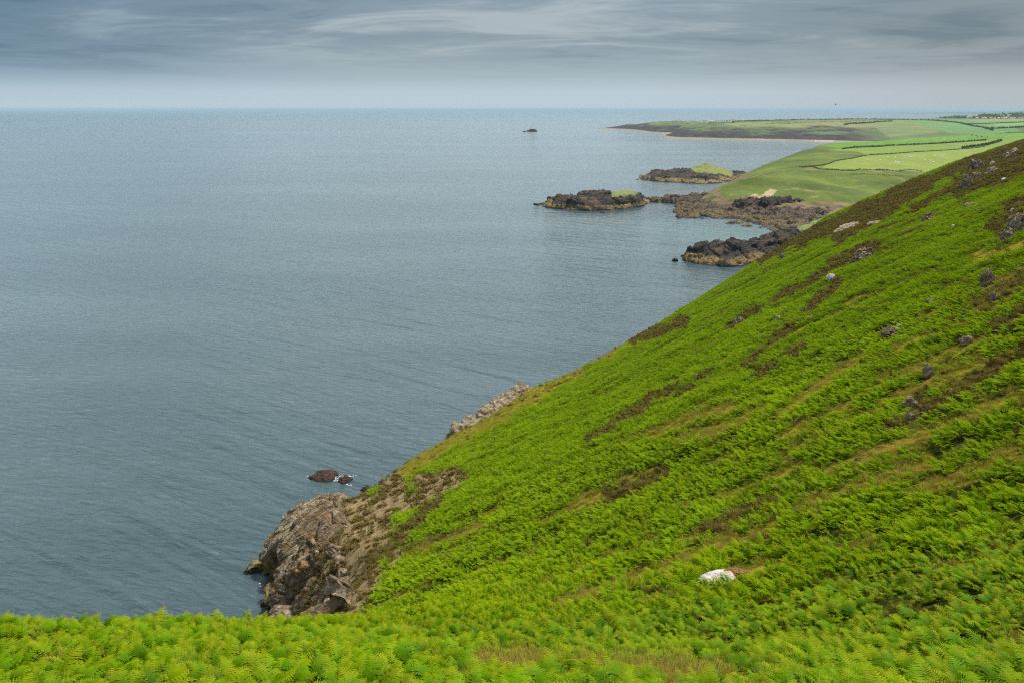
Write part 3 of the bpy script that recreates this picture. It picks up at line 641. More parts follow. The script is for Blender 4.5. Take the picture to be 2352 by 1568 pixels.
# ------------------------------------------------------------ boulders and outcrops on the hill
def blob_rock(seed, rug=1.0, sub=4, cell=1.1):
    bm = bmesh.new(); bmesh.ops.create_icosphere(bm, subdivisions=sub, radius=1.0)
    V = np.array([v.co[:] for v in bm.verts]); Fa = np.array([[v.index for v in f.verts] for f in bm.faces]); bm.free()
    f1, c1 = facets3(V * cell + seed * 3.1, 400 + seed); f2, c2 = facets3(V * cell * 2.7 + seed, 430 + seed)
    n = fbm(V[:, 0] * 5 + seed, V[:, 1] * 5 + V[:, 2] * 4, 3, 440 + seed)
    r = 1 + 0.5 * (0.3 + 0.7 * rug) * f1 + 0.22 * rug * f2 - rug * rug * (0.10 * (1 - c1) + 0.05 * (1 - c2)) + 0.10 * rug * n
    V = V * r[:, None]; return V, Fa, np.minimum(c1, c2)
BLD = [  # px, py, width, height (in the photograph), material, tilt, label
    (1646, 1330, 96, 13, 'w', 0.40, 'large white quartz boulder in grass with brown turf on its right end'),
    (1908, 637, 22, 15, 'w', 0.2, 'bright white boulder high up, at the top of a heather strip'),
    (2042, 766, 38, 22, 'g', 0.45, 'long pale grey slab leaning in the bracken'),
    (2064, 749, 14, 7, 'w', 0.3, 'little white stone at the upper end of the pale leaning slab'),
    (2217, 784, 27, 20, 'g', 0.3, 'grey stone with a reddish turf patch above it'),
    (2131, 852, 26, 34, 'g', 0.4, 'upright grey outcrop in dark heather, higher of two'),
    (2089, 925, 28, 36, 'g', 0.3, 'whitish crag with heather on top, lower of two in dark heather'),
    (2090, 955, 20, 28, 'g', 0.4, 'grey broken rock directly below the whitish crag'),
    (2124, 938, 14, 22, 'g', 0.5, 'narrow grey rock right of the whitish crag'),
    (2338, 515, 56, 44, 'g', 0.95, 'big grey cliff outcrop cut by the right edge of the picture'),
    (2312, 545, 30, 24, 'g', 0.8, 'grey rock at the lower left foot of the big right-hand outcrop'),
    (2325, 485, 9, 9, 'w', 0.1, 'small white stone above the big right-hand outcrop'),
    (2188, 521, 8, 7, 'w', 0.1, 'lone tiny white stone in bracken below the upper heather'),
    (2234, 382, 22, 24, 'g', 0.7, 'left of a pair of leaning pale rocks near the hilltop'),
    (2252, 377, 13, 20, 'g', 0.8, 'right of a pair of leaning pale rocks near the hilltop'),
    (2308, 347, 13, 13, 'g', 0.6, 'pale rock just under the hilltop skyline'),
    (2279, 376, 10, 9, 'w', 0.4, 'small whitish rock between the leaning pair and the hilltop'),
    (2221, 420, 24, 34, 'g', 0.8, 'tall grey outcrop below the leaning pair'),
    (2240, 405, 20, 16, 'g', 0.6, 'grey outcrop adjoining the top of the tall one'),
    (2276, 395, 26, 14, 'g', 0.7, 'grey rock rib in heather below the hilltop'),
    (2322, 356, 30, 16, 'g', 0.7, 'grey rock rib at the hilltop by the right edge'),
    (2231, 473, 30, 12, 'g', 0.15, 'flat grey rock in a bracken band under the upper heather'),
    (2132, 503, 28, 22, 'g', 0.6, 'grey rock amid brown heather in mid upper slope'),
    (1945, 521, 50, 8, 'g', 0.45, 'long broken grey outcrop in the heather behind the crest'),
    (2008, 513, 30, 7, 'g', 0.35, 'grey outcrop at the upper right end of the long one'),
    (1981, 586, 46, 26, 'g', 0.55, 'grey slab outcrop in the heather strip above the white boulder'),
    (1797, 590, 12, 20, 'g', 0.5, 'slim pale rock near the skyline above the dark promontory'),
    (2305, 413, 11, 7, 'w', 0.3, 'white flat stone in bracken below the hilltop ribs'),
    (1863, 733, 17, 11, 'g', 0.5, 'small pale rock on the right of a thin heather strip'),
    (1785, 730, 15, 9, 'g', 0.4, 'small pale rock on the left of a thin heather strip'),
    (2139, 694, 20, 10, 'g', 0.4, 'pale low stone in plain bracken right of the leaning slab'),
    (2215, 720, 11, 14, 'g', 0.3, 'little grey pointed stone above the reddish turf patch'),
    (2266, 644, 32, 38, 'g', 0.5, 'grey crag with a brown cap amid the right-hand bracken'),
    (2283, 682, 15, 20, 'g', 0.6, 'thin grey rock below the brown capped crag'),
    (1697, 735, 24, 14, 'g', 0.5, 'grey rock in a thin heather strip close to the skyline'),
    (1003, 1396, 11, 7, 'w', 0.2, 'tiny white stone low in the bracken near the foreground brow'),
    (757, 1232, 13, 11, 'w', 0.1, 'round white stone lodged on the rocky headland'),
    (728, 1268, 9, 8, 'w', 0.1, 'small white stone low on the rocky headland'),
    (1972, 1052, 16, 7, 'g', 0.2, 'flat reddish stone at the foot of a bare earth scrape'),
]
clear = []; rocks = []
for i, (px_, py_, w_, h_, k_, tl, lb) in enumerate(BLD):
    x, y, z = cast(hill, px_, py_ + h_ * 0.35, 3, 260, 6000)
    dist = math.sqrt(x * x + y * y + (H - z) ** 2); m = dist / F
    V, Fa, cr = blob_rock(i, 0.35 if k_ == 'w' else 1.0, sub=5 if h_ > 20 else 4, cell=1.0 + 0.25 * (i % 3))
    V = V * (w_ * m * 0.45, w_ * m * 0.36, h_ * m * 0.52)
    ct_, st_ = math.cos(tl), math.sin(tl)
    V = np.stack([V[:, 0] * ct_ - V[:, 2] * st_ * 0.8, V[:, 1], V[:, 0] * st_ * 0.8 + V[:, 2]], 1)
    o = link('boulder' if k_ == 'w' or h_ < 16 else 'rock_outcrop', make_mesh('boulder', V, Fa, (M_rock_white if k_ == 'w' else M_rock_grey,), False, {'crack': cr, 'veg': np.zeros(len(V))}), None, (x, y, z + 0.12 * h_ * m + (0.12 if y > 40 else 0.0)))
    tag(o, lb, 'boulder' if k_ == 'w' or h_ < 16 else 'rock outcrop', 'rocks lying on the hillside')
    clear.append((x, y, w_ * m * 0.55, h_ * m)); rocks.append(o)
x, y, z = cast(hill, 1684, 1320, 3, 260, 6000)
V, Fa, cr = blob_rock(77); V = V * (0.36, 0.26, 0.12)
tag(link('turf_hummock', make_mesh('turf_hummock', V, Fa, (plain('brown_turf', (0.10, 0.058, 0.018), 0.95, 0.5, 9),), True), None, (x + .12, y, z + .10)), 'reddish brown turf hummock at the right end of the large white boulder', 'hummock')
clear.append((x, y, 0.6, 0.3))

# ------------------------------------------------------------ ground cover: bracken, heather, grass
def leaf_material(name, a, b, tipc, trans=0.35, nscale=0.12):
    m, nt, out = material(name); p = nt.pos()
    r = nt.node('ShaderNodeObjectInfo').outputs['Random']
    n = nt.noise(p, nscale, 4, 0.6); n2 = nt.noise(p, 0.9, 3, 0.6)
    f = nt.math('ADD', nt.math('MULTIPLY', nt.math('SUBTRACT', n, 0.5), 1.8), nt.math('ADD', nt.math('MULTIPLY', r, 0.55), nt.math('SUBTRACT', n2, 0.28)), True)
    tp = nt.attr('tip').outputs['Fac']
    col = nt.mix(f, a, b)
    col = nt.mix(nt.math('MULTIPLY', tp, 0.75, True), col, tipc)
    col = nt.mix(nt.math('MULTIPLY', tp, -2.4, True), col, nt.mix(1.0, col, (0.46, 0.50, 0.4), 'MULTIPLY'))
    df = nt.node('ShaderNodeBsdfDiffuse', {'Color': col}); tr = nt.node('ShaderNodeBsdfTranslucent', {'Color': nt.mix(1.0, col, (1.25, 1.15, 0.5), 'MULTIPLY')})
    gl = nt.node('ShaderNodeBsdfGlossy', {'Color': (0.6, 0.65, 0.6), 'Roughness': 0.55})
    s1 = nt.node('ShaderNodeMixShader', {0: trans, 1: df.outputs[0], 2: tr.outputs[0]})
    s2 = nt.node('ShaderNodeMixShader', {0: 0.004, 1: s1.outputs[0], 2: gl.outputs[0]})
    nt.l.new(s2.outputs[0], out.inputs[0]); return m
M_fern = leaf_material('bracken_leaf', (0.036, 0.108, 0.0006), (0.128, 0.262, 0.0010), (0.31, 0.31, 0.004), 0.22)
M_fern_dimmed = leaf_material('dimmed_bracken_leaf', (0.023, 0.068, 0.0005), (0.084, 0.185, 0.0008), (0.25, 0.24, 0.004), 0.13)  # bracken colour darkened for the near plants, which otherwise come out too brightly lit
M_grass = leaf_material('grass_blade', (0.085, 0.115, 0.008), (0.18, 0.175, 0.016), (0.32, 0.25, 0.06), 0.3)
M_heath = leaf_material('heather_twig', (0.045, 0.031, 0.008), (0.11, 0.070, 0.018), (0.10, 0.10, 0.02), 0.15, 0.25)

def frond(R, az, L, el0, droop, npair, seg, org=(0, 0, 0), stalk=0.36, wid=0.34):
    """one fern frond: stalk, arching midrib and toothed leaflets; returns verts, tris, tip value"""
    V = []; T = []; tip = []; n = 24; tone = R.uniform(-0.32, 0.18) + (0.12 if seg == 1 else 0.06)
    pts = [np.array(org, float)]; el = el0; dirs = []
    for i in range(n):
        t = i / n; q_ = min(max((t - stalk * 0.55) / (0.95 - stalk * 0.55), 0), 1); e = el0 - droop * q_ * (2 - q_) + (0.0 if t < 0.92 else -0.6)
        d = np.array((math.cos(az) * math.cos(e), math.sin(az) * math.cos(e), math.sin(e))); dirs.append(d); pts.append(pts[-1] + d * L / n)
    side = np.array((-math.sin(az), math.cos(az), 0.0)); roll = R.normal(0, 0.25)
    def tri(a, b, c, tv):
        k = len(V); V.extend([a, b, c]); T.append((k, k + 1, k + 2)); tip.extend([tv * 0.9 + tone] * 3)
    # midrib
    for i in range(0, n, 4):
        a, b = pts[i], pts[i + 4]; w = 0.008 * (1 - i / n) + 0.002
        tri(a - side * w, a + side * w, b, 0.25)
    for j in range(npair):
        u = (j + 0.3) / npair; t = stalk + (1 - stalk) * u; i = min(int(t * n), n - 1)
        base = pts[i] + (pts[i + 1] - pts[i]) * (t * n - i); d = dirs[i]; up = np.cross(d, side)
        if up[2] < 0: up = -up
        pl = wid * L * (1 - u) ** 0.85 * min(1, 0.75 + 1.5 * u) * R.uniform(0.85, 1.1) + 0.012
        for sgn in (-1, 1):
            lv = side * sgn * math.cos(roll) + up * sgn * math.sin(roll)
            pd = lv * 0.90 + d * R.uniform(0.30, 0.5) + up * R.uniform(-0.1, 0.25); pd /= np.linalg.norm(pd)
            wv = np.cross(pd, up); wv /= np.linalg.norm(wv); dz = np.array((0, 0, -0.30 * pl))
            hw = pl * 0.085 + 0.003
            if seg == 1:
                m_ = base + pd * pl * 0.4; e_ = base + pd * pl + dz
                tri(base, m_ + wv * hw * 1.4, e_, u * u); tri(base, e_, m_ - wv * hw * 1.4, u * u)
            else:
                for s in range(seg):          # one solid leaflet with a toothed edge
                    q0, qm, q1 = s / seg, (s + 0.55) / seg, (s + 1) / seg
                    c0 = base + pd * pl * q0 + dz * q0 * q0; cm = base + pd * pl * qm + dz * qm * qm; c1 = base + pd * pl * q1 + dz * q1 * q1
                    w = hw * 1.5 * (1 - 0.85 * q0); wi = hw * 0.7 * (1 - q0); wj = hw * 0.7 * (1 - q1); tv = max(u * u, q1 ** 3 * 0.25)
                    for g in (1, -1):
                        a_, b_, c_ = c0 + wv * wi * g, cm + wv * w * g, c1 + wv * wj * g
                        tri(c0, b_, a_, tv); tri(c0, c1, b_, tv); tri(b_, c1, c_, tv)
    return V, T, tip
def plant(seed, nf, L, npair, seg, spread=0.10, ttl='fern_plant', mat=None, stalk=0.36):
    R = np.random.default_rng(seed); V = []; T = []; tip = []
    for f in range(nf):
        az = 2 * math.pi * (f + R.uniform(-0.35, 0.35)) / nf
        l = L * R.uniform(0.75, 1.15); r = spread * R.uniform(0, 1)
        v, t, tp = frond(R, az, l, R.uniform(1.15, 1.5), R.uniform(0.75, 1.6), npair, seg, (r * math.cos(az), r * math.sin(az), 0), stalk)
        k = len(V); V += v; T += [(a + k, b + k, c + k) for a, b, c in t]; tip += tp
    me = make_mesh(ttl, np.array(V), np.array(T), (mat or M_fern,), False, {'tip': np.array(tip)})
    return bpy.data.objects.new(ttl, me)
def tuft(seed, nb, h, r, wid, mat, ttl, lean=0.5, seedhead=0.0):
    R = np.random.default_rng(seed); V = []; T = []; tip = []
    for _ in range(nb):
        a = R.uniform(0, 6.283); rr = r * math.sqrt(R.uniform(0, 1)); b = np.array((rr * math.cos(a), rr * math.sin(a), 0))
        az = R.uniform(0, 6.283); l = h * R.uniform(0.5, 1.1); ln = R.uniform(0.1, lean)
        d1 = np.array((math.cos(az) * ln * .5, math.sin(az) * ln * .5, 1)); d2 = np.array((math.cos(az) * ln * 2, math.sin(az) * ln * 2, 0.75))
        m_ = b + d1 * l * 0.5; e_ = m_ + d2 * l * 0.5; s = np.array((-math.sin(az), math.cos(az), 0)) * wid
        k = len(V); V += [b - s, b + s, m_ + s * .8, m_ - s * .8, e_]; T += [(k, k + 1, k + 2), (k, k + 2, k + 3), (k + 3, k + 2, k + 4)]; tip += [0, 0, 0.3, 0.3, 1.0]
        if R.uniform() < seedhead:
            k = len(V); V += [e_ - s * 2, e_ + s * 2, e_ + np.array((0, 0, 0.05)) + d2 * 0.02]; T += [(k, k + 1, k + 2)]; tip += [1, 1, 1]
    return bpy.data.objects.new(ttl, make_mesh(ttl, np.array(V), np.array(T), (mat,), False, {'tip': np.array(tip)}))

def scatter(name, P, rot, scl, idx, sources, label, cat):
    col = bpy.data.collections.new(name + '_kinds')
    for s in sources: col.objects.link(s)
    me = bpy.data.meshes.new(name); me.vertices.add(len(P)); me.vertices.foreach_set('co', P.astype(np.float32).ravel())
    a = me.attributes.new('turn', 'FLOAT_VECTOR', 'POINT'); a.data.foreach_set('vector', rot.astype(np.float32).ravel())
    a = me.attributes.new('size', 'FLOAT', 'POINT'); a.data.foreach_set('value', scl.astype(np.float32))
    a = me.attributes.new('which', 'INT', 'POINT'); a.data.foreach_set('value', idx.astype(np.int32))
    o = link(name, me); t = bpy.data.node_groups.new(name + '_scatter', 'GeometryNodeTree')
    t.interface.new_socket('Geometry', in_out='INPUT', socket_type='NodeSocketGeometry'); t.interface.new_socket('Geometry', in_out='OUTPUT', socket_type='NodeSocketGeometry')
    gi = t.nodes.new('NodeGroupInput'); go = t.nodes.new('NodeGroupOutput'); ip = t.nodes.new('GeometryNodeInstanceOnPoints'); ci = t.nodes.new('GeometryNodeCollectionInfo')
    ci.inputs['Collection'].default_value = col; ci.inputs['Separate Children'].default_value = True; ci.inputs['Reset Children'].default_value = True
    ip.inputs['Pick Instance'].default_value = True
    for nm, ty, sk in (('turn', 'FLOAT_VECTOR', 'Rotation'), ('size', 'FLOAT', 'Scale'), ('which', 'INT', 'Instance Index')):
        na_ = t.nodes.new('GeometryNodeInputNamedAttribute'); na_.data_type = ty; na_.inputs['Name'].default_value = nm; t.links.new(na_.outputs['Attribute'], ip.inputs[sk])
    t.links.new(gi.outputs[0], ip.inputs['Points']); t.links.new(ci.outputs[0], ip.inputs['Instance']); t.links.new(ip.outputs[0], go.inputs[0])
    md = o.modifiers.new('scatter', 'NODES'); md.node_group = t
    return tag(o, label, cat, None, 'stuff')
def sample(y0, y1, a0, a1, dens, dmax=None):
    """random points on the hill between two distances, even per square metre of ground"""
    n = int(dens * (a1 - a0) * (y1 ** 2 - y0 ** 2) / 2); y = np.sqrt(rng.uniform(y0 ** 2, y1 ** 2, n)); a = rng.uniform(a0, a1, n)
    x = a * y; ys = np.interp(a, _sa, _sy); k = y < ys + 6
    x, y = x[k], y[k]; z = hill(x, y); k = z > 0.8; x, y, z = x[k], y[k], z[k]
    px, py = pix(x, y, z); k = (py < 1900) & (px > -500) & (px < 2900); return x[k], y[k], z[k]
def tilt(x, y, k=0.6):
    e = 0.4; gx = (hill(x + e, y) - hill(x - e, y)) / (2 * e); gy = (hill(x, y + e) - hill(x, y - e)) / (2 * e)
    return np.stack([np.arctan(gy) * k, -np.arctan(gx) * k, rng.uniform(0, 6.283, len(x))], 1)
def off_rocks(x, y):
    ok = np.ones(len(x), bool)
    for cx_, cy_, r_, h_ in clear:
        dd = math.hypot(cx_, cy_); tx, ty = cx_ / dd, cy_ / dd                # also keep a little clear on the near side
        u = (x - cx_) * tx + (y - cy_) * ty; v = -(x - cx_) * ty + (y - cy_) * tx
        ok &= ~((np.abs(v) < r_ * 0.95) & (u < r_ * 0.6) & (u > -r_ * 0.5 - min(1.4, h_ * 1.6)))
    return ok
near_p = [plant(10 + i, n, 0.76, 11, 3, 0.14, mat=M_fern_dimmed, stalk=0.46) for i, n in enumerate((3, 4, 2, 3, 5, 2))]
mid_p = [plant(30 + i, n, 0.72, 10, 1, 0.2) for i, n in enumerate((4, 5, 3, 4))]
far_p = [plant(50 + i, n, 0.62, 6, 1, 0.3) for i, n in enumerate((7, 9, 8, 6))]
PP = []; RR = []; SS = []; II = []
for (y0, y1, dens, lo, nk, sz, gap) in ((2.6, 20, 34, 0, 6, 0.63, -0.05), (20, 58, 14, 6, 4, 0.80, -0.22), (58, 245, 9.0, 10, 4, 1.0, -0.26)):
    x, y, z = sample(y0, y1, -1.15, 1.2, dens)
    he, gr, ea = cover(x, y, z); h2 = fbm(x / 2.0, y / 1.35, 3, 501); h3 = fbm(x / 0.9, y / 0.9, 2, 511)
    p = (1 - he * 0.82) * (1 - gr * 0.93) * (1 - ea) * sstep(gap - 0.04, gap + 0.04, h2 + (0.75 if y0 < 20 else 0.35) * h3)
    a_, b_ = pix(x, y, z); p *= 1 - sstep(30, 0, a_ - 828) * (y > 45)
    k = (rng.uniform(0, 1, len(x)) < p) & off_rocks(x, y)
    x, y, z, h2, gr, he = x[k], y[k], z[k], h2[k], gr[k], he[k]
    s = sz * (0.95 + 0.30 * np.clip(h2, -0.5, 0.6)) * rng.uniform(0.75, 1.2, len(x)) * (1 - 0.45 * np.maximum(gr, he))
    s = s * (1.0 + 0.55 * np.clip(fbm(x / 0.75, y / 0.6, 2, 521), -0.5, 0.5)) if y0 < 20 else s
    PP.append(np.stack([x, y, z - 0.04], 1)); RR.append(tilt(x, y, 0.3)); SS.append(s); II.append(rng.integers(lo, lo + nk, len(x)))
print('bracken plants', [len(p) for p in PP])
for i, s in enumerate(near_p + mid_p + far_p): s.name = 'fern_kind_%02d' % i
scatter('bracken', np.concatenate(PP), np.concatenate(RR), np.concatenate(SS), np.concatenate(II), near_p + mid_p + far_p, 'bright green bracken covering the hillside and the foreground brow', 'bracken')
PP = []; RR = []; SS = []; II = []
for (y0, y1, dens, lo) in ((20, 60, 7, 0), (60, 245, 2.6, 2)):
    x, y, z = sample(y0, y1, -0.4, 1.2, dens); he, gr, ea = cover(x, y, z)
    k = (rng.uniform(0, 1, len(x)) < he * 0.9 + ea * 0.34 + 0.03) & off_rocks(x, y); x, y, z = x[k], y[k], z[k]
    PP.append(np.stack([x, y, z - 0.03], 1)); RR.append(tilt(x, y)); SS.append(rng.uniform(0.6, 1.25, len(x)) * (1.0 if lo == 0 else 1.5)); II.append(rng.integers(lo, lo + 2, len(x)))
hp = [tuft(70 + i, n, 0.30, 0.26, 0.012, M_heath, 'heather_kind_%02d' % i, 1.0) for i, n in enumerate((90, 70))] + [tuft(80 + i, n, 0.30, 0.30, 0.022, M_heath, 'heather_kind_%02d' % (i + 2), 1.0) for i, n in enumerate((45, 36))]
scatter('heather', np.concatenate(PP), np.concatenate(RR), np.concatenate(SS), np.concatenate(II), hp, 'dark brown heather in strips on the upper hillside', 'heather')
PP = []; RR = []; SS = []; II = []
for (y0, y1, dens, lo) in ((3, 12, 30, 0), (12, 30, 12, 0), (30, 60, 8, 0), (60, 170, 2.0, 2)):
    x, y, z = sample(y0, y1, -1.1, 1.2, dens); he, gr, ea = cover(x, y, z)
    k = (rng.uniform(0, 1, len(x)) < gr * 0.95 + (0.10 if y1 <= 30 else 0.3)) & (ea < 0.3) & off_rocks(x, y); x, y, z = x[k], y[k], z[k]
    PP.append(np.stack([x, y, z - 0.03], 1)); RR.append(tilt(x, y)); SS.append(rng.uniform(0.6, 1.2, len(x))); II.append(rng.integers(lo, lo + 2, len(x)))
gp = [tuft(90 + i, n, 0.30, 0.20, 0.0035, M_grass, 'grass_kind_%02d' % i, 0.9, 0.25) for i, n in enumerate((80, 60))] + [tuft(95 + i, n, 0.26, 0.4, 0.012, M_grass, 'grass_kind_%02d' % (i + 2), 0.9) for i, n in enumerate((40, 34))]
scatter('grass', np.concatenate(PP), np.concatenate(RR), np.concatenate(SS), np.concatenate(II), gp, 'olive and straw coloured grass between the bracken', 'grass')

# ------------------------------------------------------------ hedges, farms and animals of the far fields
M_hedge = plain('hedge_leaf', (0.072, 0.105, 0.038), 0.95, 0.45, 0.6)
M_gorse = plain('gorse_leaf', (0.055, 0.075, 0.022), 0.95, 0.4, 0.4)
def clumps(pts, rad, squash=0.8, seed=0, per=20):
    """many leafy lumps in one mesh, each made of small loose faces"""
    R = np.random.default_rng(seed); V = []; T = []
    for (x, y, z), r in zip(pts, rad):
        n = per; d = R.normal(size=(n, 3)); d /= np.linalg.norm(d, axis=1)[:, None]; d[:, 2] = np.abs(d[:, 2])
        c = np.array((x, y, z)) + d * (r, r, r * squash) * R.uniform(0.45, 1.0, (n, 1))
        for q in c:
            a = R.normal(size=(3, 3)) * r * 0.42; k = len(V); V += [q + a[0], q + a[1], q + a[2]]; T.append((k, k + 1, k + 2))
    return np.array(V), np.array(T)
def hedge(hf, line, y0, y1, step, r, label, mat, seed, name='hedge', gap=0.0, up=0.3):
    R = np.random.default_rng(seed); W_ = [cast(hf, a, b, y0, y1) for a, b in line]; pts = []; rad = []
    for p, q in zip(W_[:-1], W_[1:]):
        n = max(2, int(math.hypot(q[0] - p[0], q[1] - p[1]) / (step * 0.4)))
        for i in range(n):
            if R.uniform() < gap: continue
            t = (i + R.uniform(-.3, .3)) / n; x = p[0] + (q[0] - p[0]) * t + R.normal() * r * .25; y = p[1] + (q[1] - p[1]) * t + R.normal() * r * .25
            rr = 0.5 * r * R.uniform(0.5, 1.4); pts.append((x, y, float(hf(np.array([x]), np.array([y]))[0]) + rr * up)); rad.append(rr)
    V, T = clumps(pts, rad, 1.0, seed)
    return tag(centred(name, V, T, (mat,)), label, 'hedge', 'field hedges along the coast')
MY0, MY1 = 410, 1325
hedge(mid, [(1884, 333.5), (1923, 327), (1972, 324.5), (2038, 323), (2152, 314), (2265, 308), (2352, 305)], MY0, MY1, 1.6, 1.1, 'low hedge along the top edge of the bright green cattle field', M_hedge, 1)
hedge(mid, [(1935, 343.5), (1986, 339), (2038, 336), (2142, 331.5), (2238, 325), (2266, 323)], MY0, MY1, 1.7, 1.7, 'thick dark bushy hedge between the cattle field and the pale strip', M_hedge, 2, up=0.5)
hedge(mid, [(1995, 356.5), (2038, 355), (2108, 349.5), (2172, 346), (2238, 341), (2262, 338)], MY0, MY1, 1.3, 1.0, 'thin hedge along the upper edge of the sheep field', M_hedge, 3)
hedge(mid, [(1836, 383.5), (1880, 389), (1917, 391), (1970, 390.5), (2027, 391), (2070, 393), (2118, 395)], MY0, MY1, 1.1, 0.8, 'low hedge along the bottom edge of the sheep field', M_hedge, 4)
hedge(mid, [(1842, 384), (1885, 381), (1901, 378), (1917, 371), (1959, 364.5), (1992, 358)], MY0, MY1, 1.0, 0.8, 'curving hedge round the seaward end of the sheep field', M_hedge, 5)
hedge(mid, [(1955, 401.5), (1985, 400), (2030, 403), (2075, 405.5)], MY0, MY1, 0.9, 0.55, 'short broken hedge on the grass slope below the sheep field', M_hedge, 6, gap=0.25)
hedge(mid, [(2210, 341), (2245, 337), (2270, 333), (2290, 327), (2300, 324)], MY0, MY1, 0.9, 2.3, 'patch of gorse scrub by the hillside at the end of the hedges', M_gorse, 7, 'gorse_scrub')
FY0, FY1 = 1335, 5900
hedge(far, [(1640, 282), (1700, 279.5), (1760, 278), (1828, 276.2), (1951, 274.5), (2038, 275.5), (2132, 277), (2198, 282.5)], FY0, FY1, 4, 3.2, 'dark hedge along the top of the far headland', M_hedge, 8)
hedge(far, [(2132, 277), (2198, 282.5), (2265, 295), (2280, 301)], FY0, FY1, 4, 2.6, 'hedge dropping round the edge of the far rounded pasture', M_hedge, 9)
hedge(far, [(2210, 284.5), (2228, 286), (2290, 284), (2352, 281.5)], FY0, FY1, 4, 2.6, 'upper cross hedge in the distant fields at right', M_hedge, 10)
hedge(far, [(2262, 297), (2290, 296), (2320, 295), (2352, 293)], FY0, FY1, 3, 3.2, 'lower thick cross hedge in the distant fields at right', M_hedge, 11)
hedge(far, [(1760, 285.5), (1830, 283), (1900, 281), (1990, 279)], FY0, FY1, 6, 1.8, 'faint hedge between two dun fields on the far headland', M_hedge, 12)
hedge(far, [(1940, 288), (1980, 284.5), (2020, 281), (2050, 279.5)], FY0, FY1, 5, 4.0, 'scrubby hedge on the shoulder of the far headland', M_hedge, 13)
# the far wood that reads as one mass
R = np.random.default_rng(5); pts = []; rad = []
for (x0, x1, y0, y1, n, r) in ((2120, 2240, 270.5, 271.6, 110, 4), (2060, 2352, 269.0, 270.0, 150, 4.5), (2250, 2352, 267.4, 268.2, 140, 6), (2140, 2352, 272.2, 273.4, 90, 3), (2310, 2352, 266.2, 267, 50, 7)):
    for _ in range(n):
        x, y, z = cast(far, R.uniform(x0, x1), R.uniform(y0, y1), FY0, FY1, 700); pts.append((x, y, z + r * 0.2)); rad.append(r * R.uniform(.5, 1.3))
V, T = clumps(pts, rad, 1.1, 6, 14)
tag(centred('far_wood', V, T, (M_hedge,)), 'dark belt of trees across the most distant fields', 'wood', None, 'stuff')

def box(V, Fc, x0, x1, y0, y1, z0, z1):
    k = len(V); V += [(x0, y0, z0), (x1, y0, z0), (x1, y1, z0), (x0, y1, z0), (x0, y0, z1), (x1, y0, z1), (x1, y1, z1), (x0, y1, z1)]
    Fc += [(k, k + 3, k + 2, k + 1), (k + 4, k + 5, k + 6, k + 7), (k, k + 1, k + 5, k + 4), (k + 1, k + 2, k + 6, k + 5), (k + 2, k + 3, k + 7, k + 6), (k + 3, k, k + 4, k + 7)]
def gable(w, d, h, r):
    V = [(-w / 2, -d / 2, 0), (w / 2, -d / 2, 0), (w / 2, d / 2, 0), (-w / 2, d / 2, 0), (-w / 2, -d / 2, h), (w / 2, -d / 2, h), (w / 2, d / 2, h), (-w / 2, d / 2, h), (-w / 2, 0, h + r), (w / 2, 0, h + r)]
    walls = (V, [(0, 1, 5, 4), (2, 3, 7, 6), (1, 2, 6, 9, 5), (3, 0, 4, 8, 7)])
    e = 0.3; t = 0.25
    rv = [(-w / 2 - e, -d / 2 - e, h - 0.15), (w / 2 + e, -d / 2 - e, h - 0.15), (w / 2 + e, 0, h + r + .05), (-w / 2 - e, 0, h + r + .05), (w / 2 + e, d / 2 + e, h - 0.15), (-w / 2 - e, d / 2 + e, h - 0.15)]
    rv += [(a, b, c + t) for a, b, c in rv]
    roof = (rv, [(0, 3, 2, 1), (3, 5, 4, 2), (6, 7, 8, 9), (9, 8, 10, 11), (0, 1, 7, 6), (5, 11, 10, 4), (1, 2, 8, 7), (2, 4, 10, 8), (3, 0, 6, 9), (5, 3, 9, 11)])
    return walls, roof
def building(kind, px_, py_, w, d, h, r, wall, roof, label, cat, turn=0.0, door=None, chimney=False, sink=0.0):
    x, y, z = cast(far, px_, py_, FY0, FY1)
    o = bpy.data.objects.new(kind, None); C.objects.link(o); o.location = (x, y, z - sink); o.rotation_euler = (0, 0, turn); tag(o, label, cat)
    (wv, wf), (rv, rf) = gable(w, d, h, r)
    link('wall', make_mesh('wall', wv, wf, (wall,), False), o); ro = link('roof', make_mesh('roof', rv, rf, (roof,), False), o)
    if door:
        V, Fc = [], []; box(V, Fc, -w * 0.22, w * 0.22, -d / 2 - 0.12, -d / 2 + 0.05, 0, h * 0.8); link('door', make_mesh('door', V, Fc, (door,), False), o)
    else:
        for q in (-0.28, 0.28):
            V, Fc = [], []; box(V, Fc, w * q - 0.6, w * q + 0.6, -d / 2 - 0.08, -d / 2 + 0.05, 1.0, 2.3); link('window', make_mesh('window', V, Fc, (M_glass,), False), o)
    if chimney:
        V, Fc = [], []; box(V, Fc, w * .38, w * .38 + .9, -.45, .45, h + r * .4, h + r + 1.2); link('chimney', make_mesh('chimney', V, Fc, (wall,), False), ro)
    return o
M_glass = plain('window_glass', (0.03, 0.04, 0.05), 0.2); M_white = plain('white_render', (0.78, 0.78, 0.76), 0.8, 0.04); M_slate = plain('slate_roof', (0.10, 0.10, 0.115), 0.7, 0.2)
M_tin = plain('grey_tin_roof', (0.42, 0.44, 0.46), 0.5, 0.1); M_stone = plain('stone_wall', (0.17, 0.12, 0.10), 0.9, 0.3); M_rust = plain('rusty_roof', (0.19, 0.11, 0.09), 0.8, 0.3); M_board = plain('pale_door', (0.55, 0.62, 0.70), 0.6, 0.05)
building('barn', 2062, 271.5, 26, 14, 5, 3.5, M_stone, M_tin, 'stone barn with a pale tin roof, left end of the far farmyard', 'barn', 0.1, M_slate)
